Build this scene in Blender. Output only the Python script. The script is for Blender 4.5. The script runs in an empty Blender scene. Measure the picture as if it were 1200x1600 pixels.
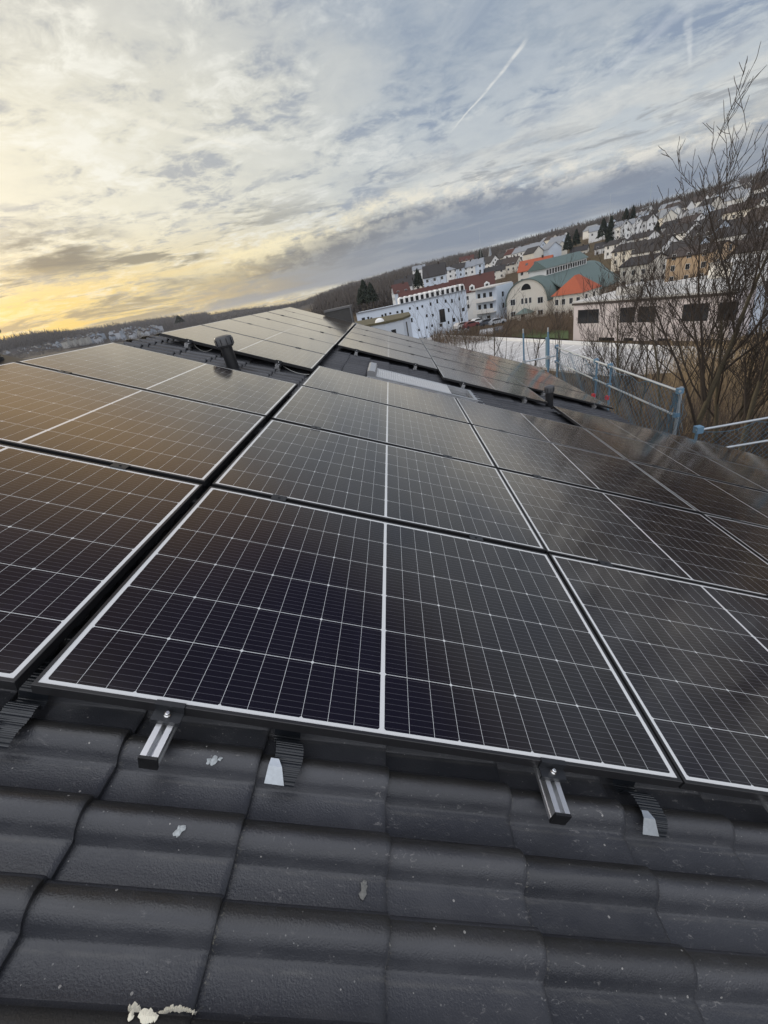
import bpy, math, random
import numpy as np
from mathutils import Matrix, Vector, Euler

R_ = math.radians
random.seed(7)
rng = np.random.default_rng(7)
SC = bpy.context.scene
COL = SC.collection

# ------------------------------------------------------------------ camera
CAM_ROT = np.array([[0.98229647, 0.01201641, -0.1869472],
                    [-0.15824261, -0.48089272, -0.86238128],
                    [-0.10026427, 0.8766971, -0.47047771]])       # world -> (right, down, forward)
CAM_LOC = np.array([1.01700916, -0.66506208, 8.1738738])
FPX = 640.17                                                        # focal length in pixels of a 1200 x 1600 frame
cd = bpy.data.cameras.new('camera')
cam = bpy.data.objects.new('camera', cd)
COL.objects.link(cam)
cd.sensor_fit = 'VERTICAL'
cd.sensor_height = 36.0
cd.sensor_width = 27.0
cd.lens = FPX / 1600 * 36.0
cd.clip_start = 0.05
cd.clip_end = 20000
_r = CAM_ROT.copy(); _r[1] *= -1; _r[2] *= -1
_m = Matrix(_r.T.tolist()).to_4x4(); _m.translation = Vector(CAM_LOC.tolist())
cam.matrix_world = _m
SC.camera = cam

def ray(px, py):
    d = CAM_ROT.T @ np.array([(px - 600) / FPX, (py - 800) / FPX, 1.0])
    return d / np.hypot(d[0], d[1])            # horizontal length 1

# ------------------------------------------------------------------ render settings
SC.render.engine = 'CYCLES'
SC.cycles.use_denoising = True
SC.cycles.max_bounces = 6
SC.cycles.diffuse_bounces = 3
SC.cycles.glossy_bounces = 3
SC.cycles.sample_clamp_indirect = 4
SC.view_settings.view_transform = 'Standard'
SC.view_settings.look = 'None'
SC.view_settings.exposure = 0.13
SC.view_settings.gamma = 1.0

# ------------------------------------------------------------------ node helper
class NT:
    """small expression builder over a node tree"""
    def __init__(s, tree): s.t = tree; s.n = tree.nodes; s.l = tree.links
    def new(s, typ, **kw):
        n = s.n.new(typ)
        for k, v in kw.items(): setattr(n, k, v)
        return n
    def put(s, sock, v):
        if isinstance(v, bpy.types.NodeSocket): s.l.new(v, sock)
        elif v is not None:
            if isinstance(v, (tuple, list)) and len(v) == 3 and sock.type == 'RGBA': v = (*v, 1)
            sock.default_value = v
    def m(s, op, a, b=None, c=None, clamp=False):
        n = s.new('ShaderNodeMath', operation=op, use_clamp=clamp)
        for i, x in enumerate((a, b, c)):
            if x is not None: s.put(n.inputs[i], x)
        return n.outputs[0]
    def add(s, a, b): return s.m('ADD', a, b)
    def sub(s, a, b): return s.m('SUBTRACT', a, b)
    def mul(s, a, b): return s.m('MULTIPLY', a, b)
    def lt(s, a, b): return s.m('LESS_THAN', a, b)
    def gt(s, a, b): return s.m('GREATER_THAN', a, b)
    def mx(s, a, b): return s.m('MAXIMUM', a, b)
    def mn(s, a, b): return s.m('MINIMUM', a, b)
    def ss(s, x, lo, hi, a=0.0, b=1.0):
        n = s.new('ShaderNodeMapRange', interpolation_type='SMOOTHSTEP')
        for i, v in enumerate((x, lo, hi, a, b)): s.put(n.inputs[i], v)
        return n.outputs[0]
    def mix(s, f, a, b, blend='MIX'):
        n = s.new('ShaderNodeMix', data_type='RGBA', blend_type=blend)
        s.put(n.inputs[0], f); s.put(n.inputs[6], a); s.put(n.inputs[7], b)
        return n.outputs[2]
    def noise(s, vec, scale, detail=4, rough=.55, dist=0.0, dim='3D'):
        n = s.new('ShaderNodeTexNoise', noise_dimensions=dim)
        if vec is not None: s.put(n.inputs['Vector'], vec)
        n.inputs['Scale'].default_value = scale; n.inputs['Detail'].default_value = detail
        n.inputs['Roughness'].default_value = rough; n.inputs['Distortion'].default_value = dist
        return n.outputs['Fac']
    def xyz(s, x=0.0, y=0.0, z=0.0):
        n = s.new('ShaderNodeCombineXYZ')
        for i, v in enumerate((x, y, z)): s.put(n.inputs[i], v)
        return n.outputs[0]
    def sep(s, v):
        n = s.new('ShaderNodeSeparateXYZ'); s.put(n.inputs[0], v); return n.outputs
    def ramp(s, f, stops):
        n = s.new('ShaderNodeValToRGB'); s.put(n.inputs[0], f)
        e = n.color_ramp.elements
        while len(e) < len(stops): e.new(.5)
        for i, (p, c) in enumerate(stops): e[i].position = p; e[i].color = (*c, 1)
        return n.outputs[0]

def srgb(r, g, b):
    f = lambda c: (c / 255 / 12.92) if c / 255 <= .04045 else ((c / 255 + .055) / 1.055) ** 2.4
    return (f(r), f(g), f(b))

# ------------------------------------------------------------------ world: hazy evening sky with cloud layers
SUN_AZ, SUN_EL = -52.0, 13.0
FILL_BEHIND = (1.15, 1.17, 1.23); FILL_ZENITH = (1.75, 1.80, 1.92)  # out-of-view sky colours, raised as fill light for tiles and facades
def build_world():
    w = bpy.data.worlds.new('World'); SC.world = w; w.use_nodes = True
    t = w.node_tree; t.nodes.clear(); k = NT(t)
    out = k.new('ShaderNodeOutputWorld'); bg = k.new('ShaderNodeBackground')
    k.l.new(bg.outputs[0], out.inputs[0])
    sky = k.new('ShaderNodeTexSky', sky_type='NISHITA', sun_disc=False)
    sky.sun_elevation = R_(SUN_EL); sky.sun_rotation = R_(SUN_AZ)
    sky.dust_density = 2.5; sky.air_density = 1.2
    skyc = k.mix(1.0, sky.outputs[0], (0.10, 0.10, 0.10), 'MULTIPLY')
    d = k.new('ShaderNodeTexCoord').outputs['Generated']
    dn = k.new('ShaderNodeVectorMath', operation='NORMALIZE'); k.put(dn.inputs[0], d); d = dn.outputs[0]
    x, y, z = k.sep(d)
    el = k.mul(k.m('ARCSINE', z), 57.2958)
    az = k.mul(k.m('ARCTAN2', x, y), 57.2958)
    q = k.m('MAXIMUM', z, 0.0); q = k.add(q, 0.10)
    P = k.xyz(k.m('DIVIDE', x, q), k.m('DIVIDE', y, q), 0.0)           # a cloud deck seen in perspective
    A = k.xyz(k.mul(az, .04), k.mul(el, .16), 0.0)                     # low banks, drawn out along the horizon
    # veil: warm and bright towards the sun, blue grey away from it
    dsun = k.m('ABSOLUTE', k.sub(az, SUN_AZ))
    wob = k.mul(k.sub(k.noise(P, .5, 3), .5), 30.0)
    warm = k.ss(k.add(dsun, wob), 10.0, 72.0, 1.0, 0.0)
    veil_far = k.mix(k.ss(el, 6.0, 22.0), srgb(190, 197, 202), srgb(166, 176, 188))
    veil_sun = k.mix(k.ss(el, 2.0, 12.0), srgb(236, 208, 128), srgb(236, 230, 208))
    veil_sun = k.mix(k.ss(el, 16.0, 30.0), veil_sun, srgb(206, 205, 198))
    veil = k.mix(warm, veil_far, veil_sun)
    # high cloud: mottled sheets
    n1 = k.noise(P, 1.5, 9, .60, .6)
    n2 = k.noise(P, 7.0, 8, .70, .4)
    n3 = k.noise(P, 2.4, 6, .55, .8)
    hi = k.add(k.mul(n1, .55), k.mul(n2, .45))
    light = k.mix(warm, srgb(210, 213, 213), srgb(247, 244, 231))
    dark = k.mix(warm, srgb(132, 147, 170), srgb(180, 180, 178))
    sheet = k.ss(n3, .38, .54, .15, 1.0)
    c = k.mix(k.mul(k.ss(hi, .41, .52, .9, 0.0), sheet), veil, dark)
    c = k.mix(k.mul(k.ss(hi, .50, .60, 0.0, .85), sheet), c, light)
    # clearer blue hole up and to the right
    bl = k.mul(k.ss(k.add(az, k.mul(k.sub(k.noise(P, .9, 4), .5), 30.0)), -8.0, 8.0), k.ss(k.add(el, k.mul(k.sub(n1, .5), 10.0)), 11.0, 19.0))
    bl = k.mul(bl, k.ss(n3, .34, .52))
    c = k.mix(k.mul(bl, .66), c, k.mix(.25, srgb(154, 166, 183), skyc))
    # pale broad brightening above the far bank
    br = k.mul(k.ss(el, 6.5, 8.5), k.ss(el, 10.0, 13.5, 1.0, 0.0))
    br = k.mul(br, k.mul(k.ss(n3, .36, .55), k.ss(az, -5.0, 12.0)))
    c = k.mix(k.mul(br, .6), c, srgb(206, 207, 204))
    # long low cloud bank over the far hills: dark slate body, ragged bright upper rim
    nb = k.noise(A, 1.1, 8, .62, .5)
    nf = k.noise(k.xyz(k.mul(az, .10), k.mul(el, .20), 1.3), 2.6, 9, .68, .2)
    ns = k.noise(k.xyz(k.mul(az, .05), k.mul(el, .42), 3.7), 1.5, 8, .64, .4)
    nm = k.sub(k.add(k.mul(nb, .5), k.mul(nf, .5)), .5)
    top = k.add(k.ss(az, -30.0, 6.0, 5.4, 7.7), k.mul(nm, 8.0))
    top = k.add(top, k.ss(az, 8.0, 26.0, 0.0, -1.0))
    bot = k.add(k.ss(az, -20.0, 30.0, 1.2, 2.4), k.mul(k.sub(nb, .5), 2.0))
    env = k.ss(k.add(az, k.mul(nm, 60.0)), -27.0, -13.0)
    dt = k.sub(top, el)
    rim = k.mul(k.ss(dt, -1.5, .1), k.ss(dt, .2, 1.9, 1.0, 0.0))
    rim = k.mul(rim, k.mul(env, k.ss(nf, .38, .58)))
    inb = k.mul(k.mul(k.ss(dt, -.25, .55), k.ss(k.sub(el, bot), -.25, .35)), env)
    cb = k.mix(k.ss(az, -14.0, 10.0), srgb(116, 115, 115), srgb(120, 130, 148))
    cl = k.mix(k.ss(az, -18.0, 16.0), srgb(198, 190, 166), srgb(176, 182, 190))
    body = k.mix(k.ss(nf, .46, .62, 0.0, .7), cb, cl)
    body = k.mix(k.ss(dt, 1.6, 3.2), body, k.mix(k.ss(ns, .42, .62, 0.0, .5), k.mix(k.ss(az, -14.0, 10.0), srgb(138, 141, 147), srgb(122, 134, 153)), srgb(164, 168, 174)))
    c = k.mix(k.mul(inb, .95), c, body)
    c = k.mix(k.mul(rim, .95), c, k.mix(k.ss(az, -20.0, 14.0), srgb(246, 234, 196), srgb(226, 223, 214)))
    # darker shreds on the sun side and thin grey streaks above the bank
    st = k.mul(k.ss(ns, .49, .60), k.mul(k.ss(el, 1.2, 2.6), k.ss(el, 8.0, 12.5, 1.0, 0.0)))
    c = k.mix(k.mul(st, k.mul(k.ss(az, -22.0, 2.0, .95, .40), k.sub(1.0, k.mul(inb, .7)))), c, k.mix(k.ss(az, -25.0, 0.0), srgb(138, 133, 120), srgb(138, 143, 150)))
    st2 = k.mul(k.ss(k.noise(k.xyz(k.mul(az, .06), k.mul(el, .5), 9.1), 1.7, 8, .66, .4), .53, .62), k.mul(k.ss(el, 7.4, 8.2), k.ss(el, 9.0, 11.0, 1.0, 0.0)))
    c = k.mix(k.mul(k.mul(st2, .75), k.ss(az, -2.0, 8.0)), c, srgb(150, 154, 160))
    # a heavy grey smudge standing over the glow
    sm = k.mul(k.mul(k.ss(az, -41.0, -36.0), k.ss(az, -33.0, -25.0, 1.0, 0.0)), k.mul(k.ss(el, 6.2, 8.2), k.ss(el, 9.2, 12.8, 1.0, 0.0)))
    sm = k.mul(sm, k.ss(k.noise(k.xyz(k.mul(az, .07), k.mul(el, .30), 5.0), 1.6, 8, .62, .4), .38, .58))
    c = k.mix(k.mul(sm, .97), c, srgb(116, 114, 109))
    # yellow glow low over the hills at the sun side
    gl = k.mul(k.ss(az, -44.0, -2.0, 1.0, 0.0), k.mul(k.ss(el, 1.5, 10.0, 1.0, 0.0), k.ss(ns, .42, .56, 1.0, .18)))
    c = k.mix(k.mul(gl, 1.0), c, srgb(246, 208, 104))
    # contrails: narrow lines between two directions
    def trail(a0, e0, a1, e1, wd, amt, cc, col):
        ux, uy = a1 - a0, e1 - e0; L = math.hypot(ux, uy); ux /= L; uy /= L
        px = k.sub(az, a0); py = k.sub(el, e0)
        s_ = k.add(k.mul(px, ux), k.mul(py, uy))
        tt = k.sub(k.mul(px, uy), k.mul(py, ux))
        tt = k.add(tt, k.mul(k.sub(k.noise(P, 3.0, 3), .5), .8))
        wv = k.ss(s_, 0.0, L, wd * .35, wd)
        f = k.ss(k.m('DIVIDE', k.m('ABSOLUTE', tt), wv), .2, 1.0, 1.0, 0.0)
        f = k.mul(f, k.mul(k.ss(s_, 0.0, L * .35), k.ss(s_, L * .85, L, 1.0, 0.0)))
        f = k.mul(f, k.ss(k.noise(P, 9.0, 4, .6), .34, .56, .35, 1.0))
        return k.mix(k.mul(f, amt), cc, col)
    c = trail(8.0, 12.0, 16.9, 17.3, .26, .62, c, srgb(232, 231, 226))
    c = trail(29.9, 10.9, 29.2, 14.6, .45, .5, c, srgb(216, 219, 220))
    c = trail(-9.0, 14.0, -28.0, 20.0, .55, .55, c, srgb(240, 236, 222))
    c = trail(22.0, 12.0, 30.0, 15.5, .7, .3, c, srgb(212, 216, 220))
    # overhead ahead a calm blue grey deck, unseen sky behind and straight above brightened to light roof and facades
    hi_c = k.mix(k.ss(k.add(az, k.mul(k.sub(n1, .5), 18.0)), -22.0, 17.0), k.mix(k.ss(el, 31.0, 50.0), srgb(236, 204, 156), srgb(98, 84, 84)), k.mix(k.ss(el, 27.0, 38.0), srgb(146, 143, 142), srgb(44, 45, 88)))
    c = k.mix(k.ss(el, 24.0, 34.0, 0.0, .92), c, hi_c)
    c = k.mix(k.mul(k.ss(y, .10, -.45), k.ss(el, 1.0, 9.0)), c, FILL_BEHIND)
    c = k.mix(k.ss(el, 56.0, 72.0), c, FILL_ZENITH)
    c = k.mix(k.ss(el, -1.0, -6.0), c, srgb(120, 116, 105))
    c = k.mix(.06, c, skyc)
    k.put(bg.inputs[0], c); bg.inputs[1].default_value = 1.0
build_world()

sd = bpy.data.lights.new('sun', 'SUN'); sd.energy = 1.2; sd.angle = R_(14); sd.color = (1, .87, .68)
so = bpy.data.objects.new('sun', sd); COL.objects.link(so)
_sv = Vector((math.sin(R_(SUN_AZ)) * math.cos(R_(SUN_EL)), math.cos(R_(SUN_AZ)) * math.cos(R_(SUN_EL)), math.sin(R_(SUN_EL))))
so.rotation_euler = _sv.to_track_quat('Z', 'Y').to_euler()

# ------------------------------------------------------------------ object helpers
def tag(o, label=None, cat=None, group=None, kind=None):
    if label: o['label'] = label
    if cat: o['category'] = cat
    if group: o['group'] = group
    if kind: o['kind'] = kind
    return o

class MB:
    """collects vertices and faces of ONE mesh"""
    def __init__(s): s.v = []; s.f = []; s.mi = []
    def poly(s, pts, mi=0):
        b = len(s.v); s.v += [tuple(p) for p in pts]; s.f.append(tuple(range(b, b + len(pts)))); s.mi.append(mi)
    def box(s, x0, x1, y0, y1, z0, z1, mi=0, M=None):
        b = len(s.v)
        P = [(x0, y0, z0), (x1, y0, z0), (x1, y1, z0), (x0, y1, z0), (x0, y0, z1), (x1, y0, z1), (x1, y1, z1), (x0, y1, z1)]
        if M is not None: P = [tuple(M @ Vector(p)) for p in P]
        s.v += P
        for q in ((0, 3, 2, 1), (4, 5, 6, 7), (0, 1, 5, 4), (1, 2, 6, 5), (2, 3, 7, 6), (3, 0, 4, 7)):
            s.f.append(tuple(b + i for i in q)); s.mi.append(mi)
    def prism(s, outline, lo, hi, axis=1, mi=0):
        """outline of 2-D points swept along an axis"""
        def P(a, b_, c):
            return {0: (c, a, b_), 1: (a, c, b_), 2: (a, b_, c)}[axis]
        b = len(s.v); n = len(outline)
        s.v += [P(a, c, lo) for a, c in outline] + [P(a, c, hi) for a, c in outline]
        for i in range(n):
            j = (i + 1) % n
            s.f.append((b + i, b + j, b + n + j, b + n + i)); s.mi.append(mi)
        s.f.append(tuple(b + i for i in range(n))[::-1]); s.mi.append(mi)
        s.f.append(tuple(b + n + i for i in range(n))); s.mi.append(mi)
    def tube(s, pts, rad, n=6, cap=True, mi=0):
        """a tube through points; rad is a number or a list"""
        pts = [np.asarray(p, float) for p in pts]; m = len(pts)
        rs = [rad] * m if np.isscalar(rad) else rad
        b = len(s.v); up = np.array([0.13, .21, 1.0])
        for i in range(m):
            t = pts[min(i + 1, m - 1)] - pts[max(i - 1, 0)]
            t = t / (np.linalg.norm(t) + 1e-9)
            if abs(t @ up) > .95 * np.linalg.norm(up): up = np.array([1.0, .2, .1])
            a = np.cross(t, up); a /= np.linalg.norm(a) + 1e-9; c = np.cross(t, a)
            for j in range(n):
                th = 2 * math.pi * j / n
                s.v.append(tuple(pts[i] + rs[i] * (a * math.cos(th) + c * math.sin(th))))
        for i in range(m - 1):
            for j in range(n):
                j2 = (j + 1) % n
                s.f.append((b + i * n + j, b + i * n + j2, b + (i + 1) * n + j2, b + (i + 1) * n + j)); s.mi.append(mi)
        if cap:
            s.f.append(tuple(b + j for j in range(n))[::-1]); s.mi.append(mi)
            s.f.append(tuple(b + (m - 1) * n + j for j in range(n))); s.mi.append(mi)
    def lathe(s, prof, n=24, mi=0, M=None):
        """profile of (radius, z) turned about z"""
        b = len(s.v); m = len(prof)
        for r, z in prof:
            for j in range(n):
                th = 2 * math.pi * j / n
                p = (r * math.cos(th), r * math.sin(th), z)
                if M is not None: p = tuple(M @ Vector(p))
                s.v.append(p)
        for i in range(m - 1):
            for j in range(n):
                j2 = (j + 1) % n
                s.f.append((b + i * n + j, b + i * n + j2, b + (i + 1) * n + j2, b + (i + 1) * n + j)); s.mi.append(mi)
        s.f.append(tuple(b + j for j in range(n))[::-1]); s.mi.append(mi)
        s.f.append(tuple(b + (m - 1) * n + j for j in range(n))); s.mi.append(mi)
    def mesh(s, name, mats, smooth=False):
        me = bpy.data.meshes.new(name)
        me.from_pydata(s.v, [], s.f)
        for m in (mats if isinstance(mats, (list, tuple)) else [mats]): me.materials.append(m)
        me.polygons.foreach_set('material_index', s.mi)
        if smooth: me.polygons.foreach_set('use_smooth', [True] * len(s.f))
        me.update()
        return me
    def build(s, name, mats, parent=None, loc=None, smooth=False):
        return link(name, s.mesh(name, mats, smooth), parent, loc)

def link(name, me, parent=None, loc=None):
    o = bpy.data.objects.new(name, me); COL.objects.link(o)
    if parent is not None: o.parent = parent
    if loc is not None: o.location = loc
    return o

def np_mesh(name, V, F, mat, parent=None, smooth=False):
    """fast mesh of equal faces from arrays"""
    V = np.asarray(V, np.float32); F = np.asarray(F, np.int32)
    me = bpy.data.meshes.new(name)
    me.vertices.add(len(V)); me.vertices.foreach_set('co', V.ravel())
    k = F.shape[1]
    me.loops.add(F.size); me.loops.foreach_set('vertex_index', F.ravel())
    me.polygons.add(len(F)); me.polygons.foreach_set('loop_start', np.arange(0, F.size, k, dtype=np.int32))
    if smooth: me.polygons.foreach_set('use_smooth', np.ones(len(F), bool))
    me.update(calc_edges=True); me.validate()
    me.materials.append(mat)
    return link(name, me, parent)

def empty(name, M=None, label=None, cat=None, group=None):
    o = bpy.data.objects.new(name, None); COL.objects.link(o); o.empty_display_size = .2
    if M is not None: o.matrix_world = M
    if label: tag(o, label, cat, group)
    return o

def copy_tree(o, parent=None):
    c = o.copy(); COL.objects.link(c)
    if parent is not None: c.parent = parent
    for ch in list(o.children): copy_tree(ch, c)
    return c

# the roof's own frame: u down the slope (to the right), v along the eave (away), w out of the roof
PITCH = R_(23.5); Z0 = 7.5
ROOF = Matrix(((math.cos(PITCH), 0, math.sin(PITCH), 0), (0, 1, 0, 0), (-math.sin(PITCH), 0, math.cos(PITCH), Z0), (0, 0, 0, 1)))
def on_roof(u, v, w=0.0): return ROOF @ Matrix.Translation((u, v, w))
TW = -0.14          # top of the flat part of the tiles, below the panels' plane (w = 0)

# ------------------------------------------------------------------ materials
def mat(name, col, rough=.6, metal=0.0, spec=.5, bump=0.0, bscale=30, var=0.0, vscale=6, ior=None):
    m = bpy.data.materials.new(name); m.use_nodes = True; t = m.node_tree; k = NT(t)
    b = t.nodes['Principled BSDF']
    b.inputs['Roughness'].default_value = rough; b.inputs['Metallic'].default_value = metal
    b.inputs['Specular IOR Level'].default_value = spec
    if ior: b.inputs['IOR'].default_value = ior
    co = k.new('ShaderNodeTexCoord').outputs['Object']
    if var:
        n = k.noise(co, vscale, 6, .6)
        k.put(b.inputs['Base Color'], k.mix(n, tuple(c * (1 - var) for c in col), tuple(min(1, c * (1 + var)) for c in col)))
    else: b.inputs['Base Color'].default_value = (*col, 1)
    if bump:
        bn = k.new('ShaderNodeBump'); bn.inputs['Strength'].default_value = bump; bn.inputs['Distance'].default_value = .02
        k.put(bn.inputs['Height'], k.noise(co, bscale, 5, .6)); k.l.new(bn.outputs[0], b.inputs['Normal'])
    return m

def tile_material():
    m = bpy.data.materials.new('tile'); m.use_nodes = True; t = m.node_tree; k = NT(t); b = t.nodes['Principled BSDF']
    co = k.new('ShaderNodeTexCoord').outputs['Object']
    big = k.noise(co, 1.7, 5, .6); mid = k.noise(co, 9, 6, .65); fine = k.noise(co, 260, 2, .5)
    c = k.mix(big, (.032, .0345, .042), (.049, .052, .061))
    c = k.mix(k.ss(mid, .45, .7, 0, .5), c, (.058, .061, .070))
    # pale scuffs, drawn out across the tiles, with worn patches
    sx, sy, sz = k.sep(co)
    sc = k.noise(k.xyz(k.mul(sx, 40), k.mul(sy, 95), k.mul(sz, 20)), 1.0, 5, .7, 1.2)
    patch = k.noise(co, 3.3, 4, .6, .4)
    f = k.mul(k.ss(sc, .58, .70), k.ss(patch, .46, .60))
    c = k.mix(k.mul(f, .50), c, (.30, .295, .29))
    # every tile a little different; grime along the crests of the rolls, dust in the troughs
    wn = k.new('ShaderNodeTexWhiteNoise', noise_dimensions='2D')
    k.put(wn.inputs['Vector'], k.xyz(k.m('FLOOR', k.m('DIVIDE', k.sub(sx, .243), .3395)), k.m('FLOOR', k.m('DIVIDE', k.add(sy, .172), .30)), 0.0))
    c = k.mix(1.0, c, k.mix(wn.outputs['Value'], (.74, .74, .75), (1.20, 1.18, 1.16)), 'MULTIPLY')
    sv = k.mul(k.m('FRACT', k.m('DIVIDE', k.sub(-.172, sy), .15)), .15)
    gn = k.noise(k.xyz(k.mul(sx, 9), k.mul(sy, 30), 0.0), 1.0, 5, .7, .5)
    gr = k.mul(k.ss(k.add(sv, k.mul(k.sub(gn, .5), .03)), .016, .040, 1.0, 0.0), k.ss(gn, .25, .55, .55, 1.0))
    c = k.mix(k.mul(gr, .72), c, (.022, .020, .016))
    tr = k.mul(k.ss(k.m('ABSOLUTE', k.sub(sv, .082)), .0, .007, 1.0, 0.0), k.ss(gn, .4, .6))
    c = k.mix(k.mul(tr, .25), c, (.15, .145, .135))
    # grit and moss crumbs caught along the lower edges of the tiles and in the side joints
    su = k.mul(k.m('FRACT', k.m('DIVIDE', k.sub(sx, .243), .3395)), .3395)
    sj = k.mul(k.m('FRACT', k.m('DIVIDE', k.sub(-.172, sy), .30)), .30)
    ed = k.mx(k.ss(su, .003, .016, 1.0, 0.0), k.mul(k.ss(sj, .290, .297), .7))
    cr = k.mul(ed, k.mul(k.ss(k.noise(co, 150, 4, .7), .54, .66), k.ss(k.noise(co, 4.0, 4, .6), .42, .60)))
    c = k.mix(k.mul(cr, .8), c, (.21, .20, .165))
    # run off stains down the slope
    ro = k.noise(k.xyz(k.mul(sx, 1.3), k.mul(sy, 26), 2.0), 1.0, 6, .65, .6)
    c = k.mix(k.mul(k.ss(ro, .55, .75), .30), c, (.095, .095, .097))
    # dust specks and lichen dots
    v = k.new('ShaderNodeTexVoronoi'); v.inputs['Scale'].default_value = 34; k.put(v.inputs['Vector'], co)
    h = k.sep(v.outputs['Color'])
    sp = k.mul(k.lt(v.outputs['Distance'], k.mul(h[0], .105)), k.gt(h[1], .62))
    c = k.mix(k.mul(sp, .75), c, (.38, .37, .35))
    v2 = k.new('ShaderNodeTexVoronoi'); v2.inputs['Scale'].default_value = 110; k.put(v2.inputs['Vector'], co)
    h2 = k.sep(v2.outputs['Color'])
    sp2 = k.mul(k.lt(v2.outputs['Distance'], k.mul(h2[0], .20)), k.gt(h2[1], .86))
    c = k.mix(k.mul(sp2, .45), c, (.30, .30, .29))
    k.put(b.inputs['Base Color'], c)
    k.put(b.inputs['Roughness'], k.ss(mid, .3, .7, .32, .50))
    b.inputs['Specular IOR Level'].default_value = .5
    bn = k.new('ShaderNodeBump'); bn.inputs['Strength'].default_value = .42; bn.inputs['Distance'].default_value = .005
    k.put(bn.inputs['Height'], k.add(k.mul(fine, .5), k.add(k.mul(mid, .8), k.mul(sp, .6)))); k.l.new(bn.outputs[0], b.inputs['Normal'])
    return m

PW, PH, PT = 1.762, 1.146, .032            # panel length, depth, frame height
def glass_material():
    m = bpy.data.materials.new('panel_glass'); m.use_nodes = True; t = m.node_tree; k = NT(t); b = t.nodes['Principled BSDF']
    co = k.new('ShaderNodeTexCoord').outputs['Object']
    x, y, z = k.sep(co)
    rnd = k.new('ShaderNodeObjectInfo').outputs['Random']
    px, py = .0710, .1842
    ax = k.sub(k.m('ABSOLUTE', k.sub(x, PW / 2)), .0062)
    kx = k.m('DIVIDE', ax, px)
    fx = k.m('FRACT', kx); dx = k.mul(k.mn(fx, k.sub(1.0, fx)), px)
    ky = k.add(k.m('DIVIDE', k.sub(y, PH / 2), py), 3.0)
    fy = k.m('FRACT', ky); dy = k.mul(k.mn(fy, k.sub(1.0, fy)), py)
    out = k.mx(k.mx(k.lt(ax, 0.0), k.gt(kx, 12.0)), k.mx(k.lt(ky, 0.0), k.gt(ky, 6.0)))
    line = k.mx(k.lt(dx, .00055), k.lt(dy, .0010))
    k2 = k.m('FRACT', k.m('DIVIDE', kx, 3.0)); d2 = k.mul(k.mn(k2, k.sub(1.0, k2)), 3 * px)
    dia = k.lt(k.add(d2, dy), .0062)
    white = k.mx(out, k.mx(line, dia))
    fb = k.m('FRACT', k.mul(fy, 10.0)); wire = k.lt(k.m('ABSOLUTE', k.sub(fb, .5)), .030)
    # every cell its own slight tint
    wn = k.new('ShaderNodeTexWhiteNoise', noise_dimensions='3D')
    k.put(wn.inputs['Vector'], k.xyz(k.m('FLOOR', k.m('DIVIDE', x, px)), k.m('FLOOR', ky), k.mul(rnd, 50.0)))
    cell = k.mix(wn.outputs['Value'], (.0034, .0038, .0105), (.0052, .0054, .0145))
    cell = k.mix(k.mul(k.ss(rnd, .3, 1.0), .4), cell, (.0085, .0060, .0062))
    c = k.mix(wire, cell, (.085, .085, .098))
    c = k.mix(white, c, (.66, .68, .69))
    c = k.mix(k.mul(out, .5), c, (.80, .81, .82))
    du = k.mul(k.noise(k.xyz(k.add(x, k.mul(rnd, 31.0)), y, 0.0), 2.6, 6, .65), .007)
    c = k.mix(du, c, (.45, .43, .38))
    wm = k.noise(k.xyz(k.mul(k.add(x, k.mul(rnd, 7.0)), 1.2), k.mul(y, 14.0), rnd), 1.0, 5, .6, 1.0)
    c = k.mix(k.mul(k.ss(wm, .60, .78), .016), c, (.5, .48, .44))
    vd = k.new('ShaderNodeTexVoronoi'); vd.inputs['Scale'].default_value = 5.0; k.put(vd.inputs['Vector'], k.xyz(k.add(x, k.mul(rnd, 9.0)), y, 0.0))
    hd = k.sep(vd.outputs['Color']); dot = k.mul(k.lt(vd.outputs['Distance'], k.mul(hd[0], .045)), k.gt(hd[1], .80))
    c = k.mix(k.mul(dot, .35), c, (.55, .55, .52))
    rr = k.noise(k.xyz(k.add(x, k.mul(rnd, 17.0)), y, 0.0), 1.6, 3, .5)
    t.nodes.remove(b)
    df = k.new('ShaderNodeBsdfDiffuse'); k.put(df.inputs['Color'], c)
    gs = k.new('ShaderNodeBsdfGlossy'); gs.inputs['Color'].default_value = (1.0, .925, .83, 1); k.put(gs.inputs['Roughness'], k.ss(rr, .3, .7, .105, .145))
    f1 = k.new('ShaderNodeFresnel'); f1.inputs['IOR'].default_value = 1.48
    f2 = k.new('ShaderNodeFresnel'); f2.inputs['IOR'].default_value = 1.36
    F = k.sub(1.0, k.mul(k.sub(1.0, f1.outputs[0]), k.sub(1.0, f2.outputs[0])))
    mxs = k.new('ShaderNodeMixShader'); k.put(mxs.inputs[0], F); k.l.new(df.outputs[0], mxs.inputs[1]); k.l.new(gs.outputs[0], mxs.inputs[2])
    k.l.new(mxs.outputs[0], t.nodes['Material Output'].inputs['Surface'])
    return m

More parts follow.
